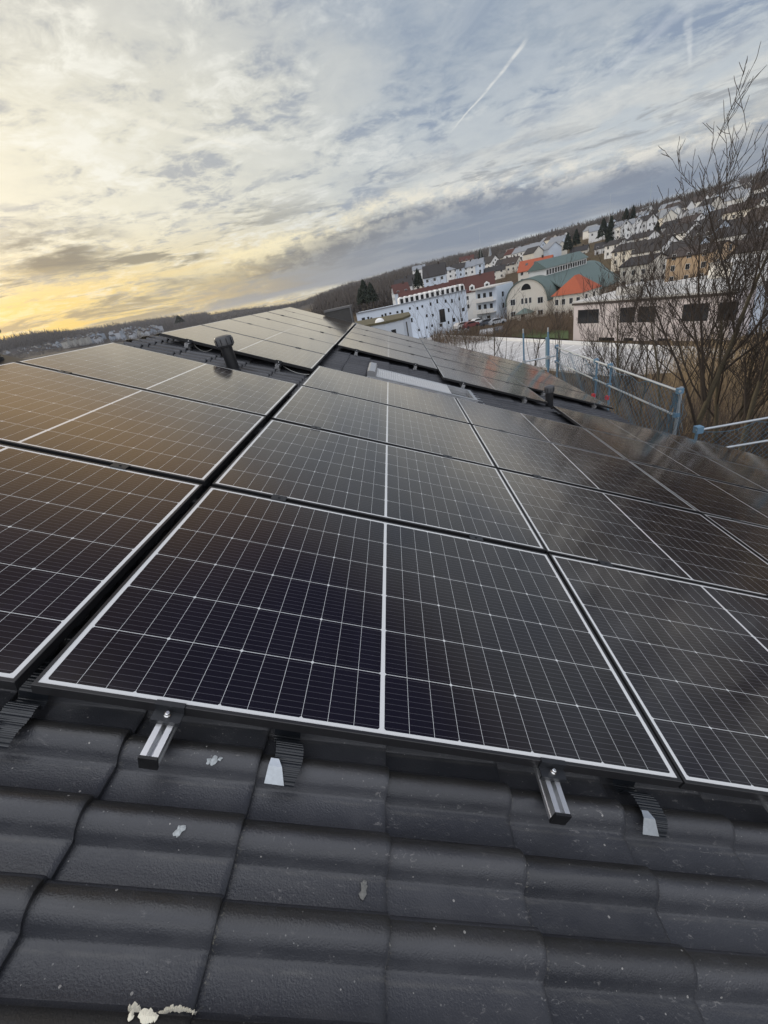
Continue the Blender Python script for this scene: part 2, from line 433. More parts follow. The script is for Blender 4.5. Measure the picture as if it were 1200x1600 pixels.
M_TILE = tile_material()
M_GLASS = glass_material()
M_FRAME = mat('black_anodised', (.018, .018, .020), .34, 0, .6)
M_ALU = mat('aluminium', (.80, .81, .82), .46, 1.0, var=.08, vscale=40)
M_ALU2 = mat('dull_aluminium', (.62, .63, .65), .38, 1.0, var=.12, vscale=8, bump=.05)
M_BLACK = mat('black_plastic', (.012, .012, .013), .38)
M_CLAMP = mat('black_clamp', (.020, .022, .026), .40)
M_STEEL = mat('stainless_steel', (.72, .72, .72), .22, 1.0)
M_PIPE = mat('pipe_plastic', (.014, .015, .018), .42, bump=.03, bscale=60)
M_PIPECAP = mat('grey_plastic', (.075, .078, .085), .38)
M_FLASH = mat('ribbed_flashing', (.013, .016, .021), .36, 0, .6)
M_FOIL = mat('bare_foil', (.52, .56, .60), .45, 1.0, var=.25, vscale=60)
M_DROP = mat('dropping', (.42, .45, .46), .9, var=.5, vscale=160)
M_CREAM = mat('cream_dropping', (.80, .76, .62), .9, var=.2, vscale=90)
M_WIN = mat('window_glass', (.02, .022, .026), .12)
M_WFRAME = mat('window_frame', (.70, .71, .72), .5)
M_WHITE = mat('white_render', (.78, .78, .77), .85, var=.05, vscale=.6)
M_WHITE2 = mat('cool_white_render', (.60, .67, .77), .85, var=.06, vscale=.5)
M_CREAMW = mat('cream_render', (.74, .70, .62), .85, var=.06, vscale=.6)
M_PINKW = mat('pale_pink_render', (.66, .60, .60), .85, var=.10, vscale=.3)
M_YELLOW = mat('yellow_render', (.66, .50, .16), .85, var=.06)
M_ORANGE = mat('orange_render', (.52, .38, .25), .85, var=.06)
M_DKROOF = mat('dark_roof', (.034, .031, .032), .75, var=.25, vscale=.8)
M_BRROOF = mat('brown_roof', (.050, .038, .034), .75, var=.25, vscale=.8)
M_RDROOF = mat('dark_red_roof', (.080, .027, .021), .75, var=.25, vscale=.6)
M_ORROOF = mat('orange_roof', (.36, .085, .038), .7, var=.15, vscale=.7)
M_GNROOF = mat('green_copper', (.115, .160, .150), .6, var=.12, vscale=.5)
M_LTROOF = mat('pale_roof', (.24, .26, .29), .6, var=.1, vscale=.5)
M_CONC = mat('pale_concrete', (.52, .51, .49), .85, var=.12, vscale=.35)
M_SLAB = mat('pale_paving', (.52, .51, .50), .7, var=.28, vscale=.5)
M_LINE = mat('white_paint', (.80, .80, .80), .7)
M_MOSS = mat('moss_roof', (.10, .088, .050), .95, var=.35, vscale=.5)
M_SLATE = mat('slate_cladding', (.030, .029, .028), .5, var=.3, vscale=9)
M_BLUEST = mat('blue_painted_steel', (.13, .235, .34), .45, var=.15, vscale=5)
M_GALV = mat('galvanised_tube', (.50, .54, .58), .5, .75, var=.1, vscale=6)
M_RED = mat('red_plastic', (.55, .035, .045), .5)
M_NET = mat('net_cord', (.085, .155, .215), .8)
M_BARK = mat('bark', (.105, .090, .062), .95, bump=.5, bscale=40, var=.35, vscale=9)
M_TWIG = mat('twig', (.056, .044, .036), .9, var=.3, vscale=3)
M_BRUSH = mat('dry_twigs', (.26, .19, .11), .95, var=.4, vscale=.8)
M_SCRUB = mat('brown_scrub', (.115, .080, .052), .95, var=.4, vscale=.2)
M_WOOD = mat('far_wood', (.062, .052, .046), .95, var=.3, vscale=.01)
M_CONIF = mat('conifer', (.020, .030, .020), .9, var=.4, vscale=.6)
M_CABLE = mat('cable', (.35, .35, .34), .5)

# ------------------------------------------------------------------ terrain
AZ = [-180, -75, -60, -50, -40, -30, -20, -12, -4, 4, 12, 20, 28, 36, 46, 60, 90, 180]
RR = [0, 8, 20, 40, 60, 95, 130, 170, 220, 300, 450, 700, 1000, 1500, 2200, 3200, 6000]
def _tab():
    left = [0, 0, -1, -3, -4, -4, -4, -3, -2, 1, 5, 11, 24, 50, 66, 72, 60]
    c40 = [0, 0, -1, -3, -4, -4, -4, -3, -2, 1, 5, 11, 20, 62, 84, 86, 70]
    c30 = [0, 0, -1, -3, -4, -5, -5, -5, -4, -2, 2, 6, 12, 28, 72, 80, 70]
    c20 = [0, 0, -1, -3, -4, -5, -6, -6, -6, -5, -3, 0, 5, 16, 48, 70, 60]
    c12 = [0, 0, -1, -3, -4, -5, -6, -6, -6, -6, -4, 0, 3, 10, 22, 34, 40]
    c4 = [0, 0, -1, -3, -4, -5, -6, -6, -6, -4, 1, 6, 12, 34, 52, 58, 50]
    p4 = [0, 0, -1.5, -4, -5, -6, -6.5, -6, -5, -2, 4, 11, 22, 46, 60, 62, 50]
    p12 = [0, 0, -1.5, -4.5, -6, -7, -7.5, -7, -5, 0, 7, 15, 29, 48, 58, 58, 46]
    p20 = [0, 0, -1.5, -5, -6.5, -7.5, -7.8, -7, -4, 2, 10, 21, 33, 44, 48, 48, 40]
    p28 = [0, 0, -1.5, -5, -6.5, -7.5, -7.8, -6.5, -3, 3, 13, 26, 36, 42, 44, 44, 36]
    right = [0, 0, -1.5, -5, -6.5, -7.5, -7.0, -5, -1, 5, 16, 29, 40, 46, 46, 46, 40]
    flat = [0, 0, -1, -2, -3, -3, -3, -3, -3, -2, 0, 4, 10, 20, 30, 30, 30]
    return np.array([flat, left, left, left, c40, c30, c20, c12, c4, p4, p12, p20, p28, right, right, right, flat, flat], float)
TAB = _tab()
LR = np.log(np.array(RR, float) + 12)
def _h(ix, iy):
    n = (ix * 374761393 + iy * 668265263) & 0x7fffffff
    n = ((n ^ (n >> 13)) * 1274126177) & 0x7fffffff
    return ((n ^ (n >> 16)) & 0xffff) / 65535.0
def vnoise(x, y):
    xi = np.floor(x).astype(np.int64); yi = np.floor(y).astype(np.int64)
    fx = x - xi; fy = y - yi; fx = fx * fx * (3 - 2 * fx); fy = fy * fy * (3 - 2 * fy)
    a = _h(xi, yi); b = _h(xi + 1, yi); c = _h(xi, yi + 1); d = _h(xi + 1, yi + 1)
    return a * (1 - fx) * (1 - fy) + b * fx * (1 - fy) + c * (1 - fx) * fy + d * fx * fy
def terrain(x, y):
    x = np.asarray(x, float); y = np.asarray(y, float)
    r = np.hypot(x, y); az = np.degrees(np.arctan2(x, y))
    ia = np.clip(np.searchsorted(AZ, az) - 1, 0, len(AZ) - 2)
    A = np.array(AZ, float); ta = (az - A[ia]) / (A[ia + 1] - A[ia]); ta = ta * ta * (3 - 2 * ta)
    lr = np.log(np.minimum(r, 5999) + 12)
    ir = np.clip(np.searchsorted(LR, lr) - 1, 0, len(RR) - 2)
    tr = (lr - LR[ir]) / (LR[ir + 1] - LR[ir]); tr = np.clip(tr, 0, 1)
    z = (TAB[ia, ir] * (1 - ta) * (1 - tr) + TAB[ia + 1, ir] * ta * (1 - tr) + TAB[ia, ir + 1] * (1 - ta) * tr + TAB[ia + 1, ir + 1] * ta * tr)
    amp = np.clip((r - 25) / 2000, 0, 1) * 9
    return z + amp * (vnoise(x / 190 + 7, y / 190 + 3) - .5) + np.clip((r - 15) / 300, 0, 1) * 1.2 * (vnoise(x / 31, y / 31) - .5)
def hit(px, py, dz=0.0):
    """where the sight line of a pixel of the photograph meets the ground (raised by dz)"""
    d = ray(px, py); t = 15.0
    while t < 5500:
        p = CAM_LOC + d * t
        if p[2] < terrain(p[0], p[1]) + dz: return np.array([p[0], p[1], float(terrain(p[0], p[1]))])
        t *= 1.006
    p = CAM_LOC + d * 900
    return np.array([p[0], p[1], float(terrain(p[0], p[1]))])
def at(px, py, r):
    """the point on a pixel's sight line at horizontal distance r"""
    return CAM_LOC + ray(px, py) * r

def ground_material():
    m = bpy.data.materials.new('ground'); m.use_nodes = True; t = m.node_tree; k = NT(t); b = t.nodes['Principled BSDF']
    co = k.new('ShaderNodeTexCoord').outputs['Object']
    n1 = k.noise(co, .012, 7, .62); n2 = k.noise(co, .35, 5, .65)
    c = k.mix(k.ss(n1, .42, .58), (.070, .052, .034), (.088, .070, .038))
    c = k.mix(k.ss(n2, .4, .65, 0, .6), c, (.115, .082, .050))
    x, y, z = k.sep(co)
    r = k.m('SQRT', k.add(k.mul(x, x), k.mul(y, y)))
    c = k.mix(k.ss(r, 700, 1100), c, k.mix(n1, (.050, .043, .038), (.070, .058, .048)))
    k.put(b.inputs['Base Color'], c); b.inputs['Roughness'].default_value = .95; b.inputs['Specular IOR Level'].default_value = .2
    return m
M_GROUND = ground_material()
def build_ground():
    azs = np.concatenate([np.arange(-180, -75, 7.5), np.arange(-75, 75, 1.25), np.arange(75, 180.1, 7.5)])
    azs = azs[:-1] if azs[-1] >= 180 else azs
    rs = np.concatenate([[0.0], np.geomspace(5, 3700, 110)])
    A, Rr = np.meshgrid(np.radians(azs), rs)
    X = Rr * np.sin(A); Y = Rr * np.cos(A); Z = terrain(X, Y)
    V = np.stack([X, Y, Z], -1).reshape(-1, 3); n = len(azs)
    F = []
    for i in range(len(rs) - 1):
        a = np.arange(n); b = (a + 1) % n
        F.append(np.stack([i * n + a, (i + 1) * n + a, (i + 1) * n + b, i * n + b], 1))
    o = np_mesh('ground', V, np.concatenate(F), M_GROUND, smooth=True)
    tag(o, kind='structure')
build_ground()

# ------------------------------------------------------------------ our house: tiled roof, ridge, walls
TP, TG = .30, .3395           # tile cover width (along v), gauge (along u)
RIDGE_U = -1.985
def tile_profile():
    """height of one tile across its cover width, from the joint towards the camera"""
    s = []; h = []
    def roll(s0, wd, ht, n=10, edge=False):
        for i in range(n + 1):
            a = i / n
            yy = math.sin(math.pi * (.16 + .84 * a)) ** .62 if a < 1 else 0.0
            s.append(s0 + wd * a); h.append(ht * yy)
    s.append(-.012); h.append(.004); s.append(-.004); h.append(.011)
    roll(.000, .072, .047)
    s.append(.078); h.append(-.003); s.append(.112); h.append(.0005); s.append(.138); h.append(.0)
    roll(.1425, .072, .044)
    s.append(.221); h.append(-.003); s.append(.255); h.append(0.0); s.append(.284); h.append(.0005); s.append(.291); h.append(.005); s.append(.2965); h.append(.004)
    return np.array(s), np.array(h)
def roof_tiles(name, parent, u_lo, u_hi, v_lo, v_hi, skip=None):
    S, Hh = tile_profile(); n = len(S)
    uu = np.array([-.075, .05, .16, .27, .325, .3355, .3395, .3395])
    dw = np.array([0.0, .0, .0, .0, .0, -.0015, -.005, -.021])
    nu = len(uu); V = []; F = []; base = 0
    quad = np.array([[i * n + j, i * n + j + 1, (i + 1) * n + j + 1, (i + 1) * n + j] for i in range(nu - 1) for j in range(n - 1)])
    rim = np.array([[i * n + n - 1, i * n + nu * 0 + n - 1, 0, 0] for i in range(0)])
    k0 = math.floor((v_lo + .172) / TP); k1 = math.ceil((v_hi + .172) / TP)
    c0 = math.floor((u_lo - .243) / TG); c1 = math.ceil((u_hi - .243) / TG)
    for c in range(c0, c1):
        ub = .243 + TG * c                                # upper end of the exposed face
        for kk in range(k0, k1 + 1):
            vj = -.172 + TP * kk
            if ub + TG > u_hi + .02 or ub < u_lo - .3: continue
            if vj - .15 < v_lo or vj - .15 > v_hi: continue
            if skip and skip(ub + .17, vj - .15): continue
            a = rng.normal(0, .0022); b = rng.normal(0, .0016); tw = rng.normal(0, .004); sk = rng.normal(0, .003)
            U = np.maximum((ub + uu + a)[:, None] + sk * (S - .15)[None, :], RIDGE_U + .015)
            Vv = (vj - S + b)[None, :] + np.zeros((nu, 1))
            Wt = TW + Hh[None, :] + (-.006 + .021 * (uu / TG))[:, None] + dw[:, None] + tw * (S - .15)[None, :] + rng.normal(0, .0009)
            V.append(np.stack([U, Vv, Wt], -1).reshape(-1, 3)); F.append(quad + base); base += nu * n
            # the near side face of the tile, so the joint has depth
            e = np.arange(nu) * n + n - 1
            side = np.stack([U[:, -1], Vv[:, -1] - .001, Wt[:, -1] - .018], -1)
            V.append(side); F.append(np.array([[e[i] + base - nu * n, base + i, base + i + 1, e[i + 1] + base - nu * n] for i in range(nu - 1)])); base += nu
    o = np_mesh(name, np.concatenate(V), np.concatenate(F), M_TILE, parent, smooth=True)
    try: o.data.set_sharp_from_angle(angle=R_(50))
    except Exception: pass
    return o
JOG = 6.35
def build_house():
    h = empty('house', ROOF.copy(), 'house with a dark grey tiled roof carrying the solar panels', 'house')
    def skip(u, v): return (u > 5.45 and v > JOG) or (.62 < u < 2.2 and 5.17 < v < 5.83)
    rf = roof_tiles('roof', h, RIDGE_U + .06, 7.35, -1.7, 12.25, skip)
    # underlay below the tiles and the slope on the other side of the ridge
    m = MB()
    m.box(RIDGE_U, 5.5, -1.75, 12.3, TW - .16, TW - .05)
    m.box(5.5, 7.35, -1.75, JOG, TW - .16, TW - .05)
    m.build('underlay', mat('underlay', (.02, .02, .02), .9), rf)
    # mirrored far slope, in world axes turned into the roof frame
    m = MB()
    inv = ROOF.inverted(); top = ROOF @ Vector((RIDGE_U, 0, TW))
    def W(x, y, z): return tuple(inv @ Vector((x, y, z)))
    L = 6.8; ex = top.x - L * math.cos(PITCH); ez = top.z - L * math.sin(PITCH)
    m.poly([W(top.x, -1.75, top.z), W(top.x, 12.3, top.z), W(ex, 12.3, ez), W(ex, -1.75, ez)])
    m.poly([W(top.x, -1.75, top.z - .15), W(ex, -1.75, ez - .15), W(ex, 12.3, ez - .15), W(top.x, 12.3, top.z - .15)])
    m.build('rear_slope', M_TILE, h)
    # ridge tiles: half round, each lapping the next
    m = MB(); v = -1.7
    while v < 12.2:
        n = 12; l = .39; b = len(m.v)
        for (vv, rad, lift) in ((v, .130, .018), (v + .02, .135, .018), (v + l, .112, .0), (v + l + .0, .100, .0)):
            for j in range(n + 1):
                a = math.pi * (j / n) ; uu = RIDGE_U - rad * 1.05 * math.cos(a)
                ww = TW - .099 + lift + rad * math.sin(a) - abs(math.cos(a)) * .01
                m.v.append((uu, vv, ww))
        for i in range(3):
            for j in range(n):
                m.f.append((b + i * (n + 1) + j, b + i * (n + 1) + j + 1, b + (i + 1) * (n + 1) + j + 1, b + (i + 1) * (n + 1) + j)); m.mi.append(0)
        v += .345
    rd = m.build('ridge', M_TILE, h, smooth=True)
    # gutters at both eave lines, verge board, walls
    def gutter(u, v0, v1):
        g = MB(); prof = [(u + .07 + .062 * math.cos(a), TW - .085 + .062 * math.sin(a)) for a in np.linspace(math.pi, 2 * math.pi, 9)]
        prof2 = [(u + .07 + .056 * math.cos(a), TW - .085 + .056 * math.sin(a)) for a in np.linspace(2 * math.pi, math.pi, 9)]
        g.prism(prof + prof2, v0, v1, 1)
        g.tube([(u + .134, v0, TW - .083), (u + .134, v1, TW - .083)], .009, 6)
        g.build('gutter', M_ALU2, h)
    gutter(5.46, JOG + .02, 12.3); gutter(7.36, -1.75, JOG - .02)
    m = MB()
    def wall(x0, x1, y0, y1, z0, z1): m.box(x0, x1, y0, y1, z0, z1, M=inv)
    wall(-6.4, 4.75, -1.5, 12.1, -1.0, 4.6)
    wall(4.75, 6.4, -1.5, JOG - .1, -1.0, 4.1)
    m.build('wall', M_WHITE, h)
    m = MB(); m.prism([(RIDGE_U, TW - .05), (5.5, TW - .05), (5.5, TW - .34), (RIDGE_U, TW - .34)], 12.26, 12.32, 1); m.build('verge_board', M_BLACK, h)
    # droppings stuck to the tiles
    def splat(name, pts, mt, rad):
        s = MB()
        for (u, v, w_, r_) in pts:
            nn = 9; c = len(s.v); ph = random.random() * 6
            s.v.append((u, v, w_ + .004))
            for j in range(nn):
                rr_ = r_ * random.uniform(.55, 1.25); a = 2 * math.pi * j / nn + ph
                s.v.append((u + rr_ * math.cos(a), v + rr_ * math.sin(a) * 1.2, w_ + .0015))
            for j in range(nn): s.f.append((c, c + 1 + j, c + 1 + (j + 1) % nn)); s.mi.append(0)
        s.build(name, mt, rf)
    return h, rf, splat
HOUSE, ROOFTILES, splat = build_house()

# ------------------------------------------------------------------ solar panels
def panel_meshes():
    f = MB(); lip = .0095
    o = [(0, 0), (PW, 0), (PW, PH), (0, PH)]
    i_ = [(lip, lip), (PW - lip, lip), (PW - lip, PH - lip), (lip, PH - lip)]
    c = .0012
    oc = [(c, c), (PW - c, c), (PW - c, PH - c), (c, PH - c)]
    for a in range(4):
        b = (a + 1) % 4
        f.poly([(*oc[a], 0), (*oc[b], 0), (*i_[b], 0), (*i_[a], 0)])                      # mitred top lip
        f.poly([(*o[a], -c), (*o[b], -c), (*oc[b], 0), (*oc[a], 0)])
        f.poly([(*o[a], -PT), (*o[b], -PT), (*o[b], -c), (*o[a], -c)])
        f.poly([(*i_[a], 0), (*i_[b], 0), (*i_[b], -.0018), (*i_[a], -.0018)])
        lo = [(.028, .028), (PW - .028, .028), (PW - .028, PH - .028), (.028, PH - .028)]
        f.poly([(*lo[a], -PT), (*lo[b], -PT), (*o[b], -PT), (*o[a], -PT)])
    fm = f.mesh('frame', M_FRAME)
    g = MB(); e = .004; g.box(e, PW - e, e, PH - e, -.0065, -.0018)
    gm = g.mesh('glass', M_GLASS)
    j = MB()
    for x in (PW / 2,): j.box(x - .12, x + .12, PH / 2 - .03, PH / 2 + .03, -.022, -.0065)
    jm = j.mesh('junction_box', M_BLACK)
    return fm, gm, jm
FM, GM, JM = panel_meshes()
VP_, UP_ = 1.172, 1.7708          # row pitch along the eave, column pitch down the slope
COLU = {-1: -.037 - PW, 0: 0.0, 1: UP_, 2: 2 * UP_, 3: 3 * UP_}
RAILS = (.334, 1.367)
def panel(u, v, label, group='solar panels on the tiled roof'):
    rx, ry = rng.normal(0, .0016), rng.normal(0, .0016)
    o = empty('solar_module', on_roof(u, v, 0) @ Euler((rx, ry, 0)).to_matrix().to_4x4(), label, 'solar panel', group)
    link('frame', FM, o); link('glass', GM, o); link('junction_box', JM, o)
    return o
ORD = ['front', 'second', 'third', 'fourth', 'fifth', 'sixth']
NEAR = {-1: (3, 'left of the wide dark gap'), 0: (4, 'just right of the wide dark gap'),
        1: (4, 'in the second column right of the gap'), 2: (5, 'in the third column right of the gap'),
        3: (5, 'in the outermost column by the scaffold rail')}
for c, (n, ph) in NEAR.items():
    for r_ in range(n):
        if c == 3 and r_ < 2: continue
        if c == 2 and r_ < 1: continue
        lab = f'solar panel in the {ORD[r_]} row, {ph}'
        if c == 0 and r_ == 0: lab = 'large solar panel nearest the camera, with two bare rail stubs at its edge'
        if c == -1 and r_ == 2: lab = 'brownish solar panel mirroring the leaning vent pipe at its far edge'
        if c == 0 and r_ == 3: lab = 'solar panel with its far edge against the roof window'
        panel(COLU[c], VP_ * r_, lab)
FAR0 = 4.395
FARB = {-1: (FAR0, 6, 'of the far block column behind the leaning pipe'),
        0: (FAR0 + 2 * VP_ + .018, 4, 'of the far block column beside the chimney'),
        1: (6.02, 5, 'of the far block column behind the roof window'),
        2: (7.22, 4, 'of the far block column beside the eave gutter')}
FORD = ['nearest', 'second', 'third', 'fourth', 'fifth', 'sixth']
for c, (v0, n, ph) in FARB.items():
    for r_ in range(n):
        q = 'farthest' if r_ == n - 1 else FORD[r_]
        panel(COLU[c], v0 + VP_ * r_, f'{q} solar panel {ph}', 'solar panels of the far block')

# ------------------------------------------------------------------ mounting rails with their clamps
def rail_profile():
    # 40 x 40 extrusion with a slot in its top, outline in (u, w)
    a, h = .0205, .040
    return [(-a, -h), (a, -h), (a, -.030), (.0185, -.028), (.0185, -.014), (a, -.012), (a, 0), (.0065, 0), (.0065, -.026), (-.0065, -.026), (-.0065, 0), (-a, 0), (-a, -.012), (-.0185, -.014), (-.0185, -.028), (-a, -.030)]
def mid_clamp():
    m = MB()
    m.box(-.036, .036, -.024, .024, .0006, .0042)
    m.box(-.036, .036, -.010, .010, -.030, .0006)
    m.lathe([(.0001, .0042), (.006, .0042), (.006, .0085), (.0001, .0085)], 6)
    return m.mesh('clamp', M_CLAMP)
def end_clamp():
    m = MB()
    m.box(-.036, .036, .000, .010, .0006, .0042)      # lip over the frame
    m.box(-.036, .036, -.0035, .000, -.026, .0042)
    m.box(-.036, .036, -.026, -.0035, -.022, -.018)   # the ledge with the bolt
    m.box(-.036, .036, -.030, -.026, -.034, -.018)
    return m.mesh('end_clamp', M_CLAMP)
def bolt_mesh():
    m = MB()
    m.lathe([(.0001, -.018), (.0085, -.018), (.0085, -.013), (.0060, -.010), (.0060, -.006), (.0040, -.005), (.0001, -.005)], 12)
    return m.mesh('bolt', M_STEEL)
MCL, ECL, BLT = mid_clamp(), end_clamp(), bolt_mesh()
def rail(u, v0, v1, ends, joints, label, cap=True, group='mounting rails under the panels'):
    o = empty('mounting_rail', on_roof(u, v0, -PT - .0005), label, 'rail', group)
    m = MB(); m.prism(rail_profile(), .003, v1 - v0, 1); m.build('rail_body', M_ALU, o)
    if cap:
        m = MB(); m.box(-.0215, .0215, -.004, .003, -.041, .001); m.build('end_cap', M_BLACK, o)
    for e in ends:
        k = link('end_clamp', ECL, o, (0, e - v0, PT + .0005)); link('bolt', BLT, k, (0, -.0145, 0))
    for j in joints: link('clamp', MCL, o, (0, j - v0, PT + .0005))
    return o
gap = (VP_ - PH) / 2
def block_rails(c, v0, n, stub, names, group):
    for i, ru in enumerate(RAILS):
        us = COLU[c] + ru
        rail(us, v0 - stub, v0 + n * VP_ + .05, [v0 - .001], [v0 + VP_ * r_ - gap for r_ in range(1, n)] , names[i], group=group)
block_rails(-1, 0, 3, .11, ('aluminium rail under the left column, nearer the ridge', 'aluminium rail under the left column, nearer the wide gap'), 'mounting rails under the front panels')
block_rails(0, 0, 4, .112, ('left bare aluminium rail stub with a black end cap, seen from its right side', 'right bare aluminium rail stub with a black end cap, below the front panel corner'), 'mounting rails under the front panels')
block_rails(1, 0, 4, .05, ('aluminium rail under the second column right of the gap, upper one', 'aluminium rail under the second column right of the gap, lower one'), 'mounting rails under the front panels')
block_rails(2, VP_, 4, .05, ('aluminium rail under the third column right of the gap, upper one', 'aluminium rail under the third column right of the gap, lower one'), 'mounting rails under the front panels')
block_rails(3, 2 * VP_, 3, .05, ('aluminium rail under the outermost column, upper one', 'aluminium rail under the outermost column, lower one'), 'mounting rails under the front panels')
for c, (v0, n, ph) in FARB.items():
    nm = {-1: 'far block column by the ridge', 0: 'far block column beside the chimney', 1: 'far block column behind the roof window', 2: 'far block column by the eave gutter'}[c]
    for i, ru in enumerate(RAILS):
        o = rail(COLU[c] + ru, v0 - .07, v0 + n * VP_ + .03, [v0 - .001], [v0 + VP_ * r_ - gap for r_ in range(1, n)],
                 f'silver ended rail of the {nm}, {"upper" if i == 0 else "lower"} one', cap=False, group='mounting rails under the far panels')
        # roof hook carrying the rail
        m = MB(); m.box(-.03, .03, .02, .05, -.085, -.041); m.box(-.03, .03, -.02, .05, -.105, -.085); m.box(-.022, .022, -.012, .0, -.041, .0)
        m.build('hook', M_ALU2, o)

# ------------------------------------------------------------------ ribbed flashing strips on the tiles in front
def tile_h(v):
    S, Hh = tile_profile(); s = (-.172 - v) % TP
    return float(np.interp(s, S, Hh))
def flashing(u, label):
    o = empty('flashing_strip', on_roof(u, -.085, TW + .02), label, 'flashing', 'ribbed flashing strips at the panel edge')
    m = MB(); n = 170; v0, v1 = -.016, .30; wid = .036
    for i in range(n + 1):
        v = v0 + (v1 - v0) * i / n
        sh = .010 * math.sin(i * .055)
        w_ = max(tile_h(-.085 + v), tile_h(-.085 + v + .02), tile_h(-.085 + v - .02)) - .005 + (.0009 if i % 4 < 2 else -.0009)
        for q in (-1, -.34, .34, 1): m.v.append((q * wid + sh, v, w_ + .012))
    for i in range(n):
        for q in range(3): m.f.append((i * 4 + q, i * 4 + q + 1, i * 4 + q + 5, i * 4 + q + 4)); m.mi.append(0)
    m.build('ribbed_strip', M_FLASH, o)
    m = MB(); w_ = max(tile_h(-.085), tile_h(-.1)) + .0125
    wz = lambda v: max(tile_h(-.085 + v), tile_h(-.065 + v), tile_h(-.105 + v)) + .0185
    m.poly([(-.037, -.018, wz(-.018)), (.012, -.018, wz(-.018)), (-.002, .008, wz(.008)), (-.036, .008, wz(.008))]); m.poly([(-.036, .008, wz(.008)), (-.002, .008, wz(.008)), (-.014, .026, wz(.026)), (-.034, .026, wz(.026))])
    m.build('foil_corner', M_FOIL, o)
    return o
flashing(.642, 'black ribbed flashing strip with a silver corner, between the two rail stubs')
flashing(1.665, 'black ribbed flashing strip with a silver corner, right of the right rail stub')
flashing(-.030, 'black ribbed flashing strip running out at the left edge of the photo')
flashing(2.69, 'black ribbed flashing strip under the right edge of the front row')

# droppings
def wpix(px, py, w):
    d = ray(px, py); n = np.array([math.sin(PITCH), 0, math.cos(PITCH)]); p0 = np.array([0, 0, Z0]) + n * w
    t = ((p0 - CAM_LOC) @ n) / (d @ n); p = CAM_LOC + d * t
    q = ROOF.inverted() @ Vector(p.tolist()); return q.x, q.y
def drop_at(pts, mt):
    L = []
    for px, py, r_ in pts:
        w = TW
        for _ in range(4):
            u, v = wpix(px, py, w); w = TW + tile_h(v) + (-.006 + .021 * (((u - .243) % TG) / TG))
        L.append((u, v, w + .004, r_))
    splat('dropping', L, mt, 0)
drop_at([(327, 1190, .009), (335, 1188, .011), (344, 1187, .006), (331, 1193, .005)], M_DROP)
drop_at([(276, 1302, .007), (281, 1298, .010), (286, 1296, .006), (278, 1306, .004)], M_DROP)
drop_at([(568, 1388, .010), (567, 1397, .009), (569, 1381, .006)], mat('grey_lichen', (.19, .19, .18), .95, var=.3, vscale=90))
drop_at([(203 + 1.2 * (i % 3), 1577 + 2.6 * i, .0042) for i in range(6)] + [(206 + 3.0 * i, 1586 + 4.2 * math.sin((i - 3) * .20) - (.9 * max(0, i - 12) if i < 20 else 7.2 - .5 * (i - 20)), .0064 * (1.1 - i * .024) * random.uniform(.9, 1.25)) for i in range(34)], M_CREAM)

# ------------------------------------------------------------------ vent pipes
def vent(u, v, h, rad, label, cap_r, M2=None):
    base = ROOF @ Vector((u, v, TW))
    M = Matrix.Translation(base)
    o = empty('vent_pipe', M, label, 'vent pipe', 'black vent pipes on the roof')
    m = MB(); m.lathe([(rad * 1.12, -.10), (rad * 1.12, .02), (rad, .03), (rad, h - .09), (rad * 1.08, h - .09), (rad * 1.08, h - .06), (rad * .9, h - .05)], 32); m.build('pipe', M_PIPE, o, smooth=False)
    for f in o.children[-1].data.polygons: f.use_smooth = True
    try: o.children[-1].data.set_sharp_from_angle(angle=R_(35))
    except Exception: pass
    m = MB(); m.lathe([(cap_r * .80, h - .105), (cap_r, h - .085), (cap_r, h - .012), (cap_r * .93, h), (cap_r * .6, h + .010), (.001, h + .012)], 32); c = m.build('cap', M_PIPECAP, o, smooth=True)
    try: c.data.set_sharp_from_angle(angle=R_(35))
    except Exception: pass
    m = MB()
    for i in range(10): 
        a = 2 * math.pi * i / 10
        m.box(-.004, .004, cap_r * .98, cap_r * 1.02 + .003, h - .08, h - .02, M=Matrix.Rotation(a, 4, 'Z'))
    m.build('cap_ribs', M_PIPE, o)
    m = MB(); S = Matrix.Rotation(PITCH, 4, 'Y')
    m.box(-.17, .20, -.15, .15, .008, .032, M=S); m.build('base_plate', M_PIPE, o)
    return o
vent(-.80, 3.97, .365, .062, 'black vent pipe with a wide cap, mirrored in the panel before it', .092)
vent(3.655, 6.14, .40, .060, 'black vent pipe with a grey lid, right of the roof window', .074)
vent(-2.20, 2.60, .27, .08, 'dark vent cap peeking over the ridge at the left edge', .16)

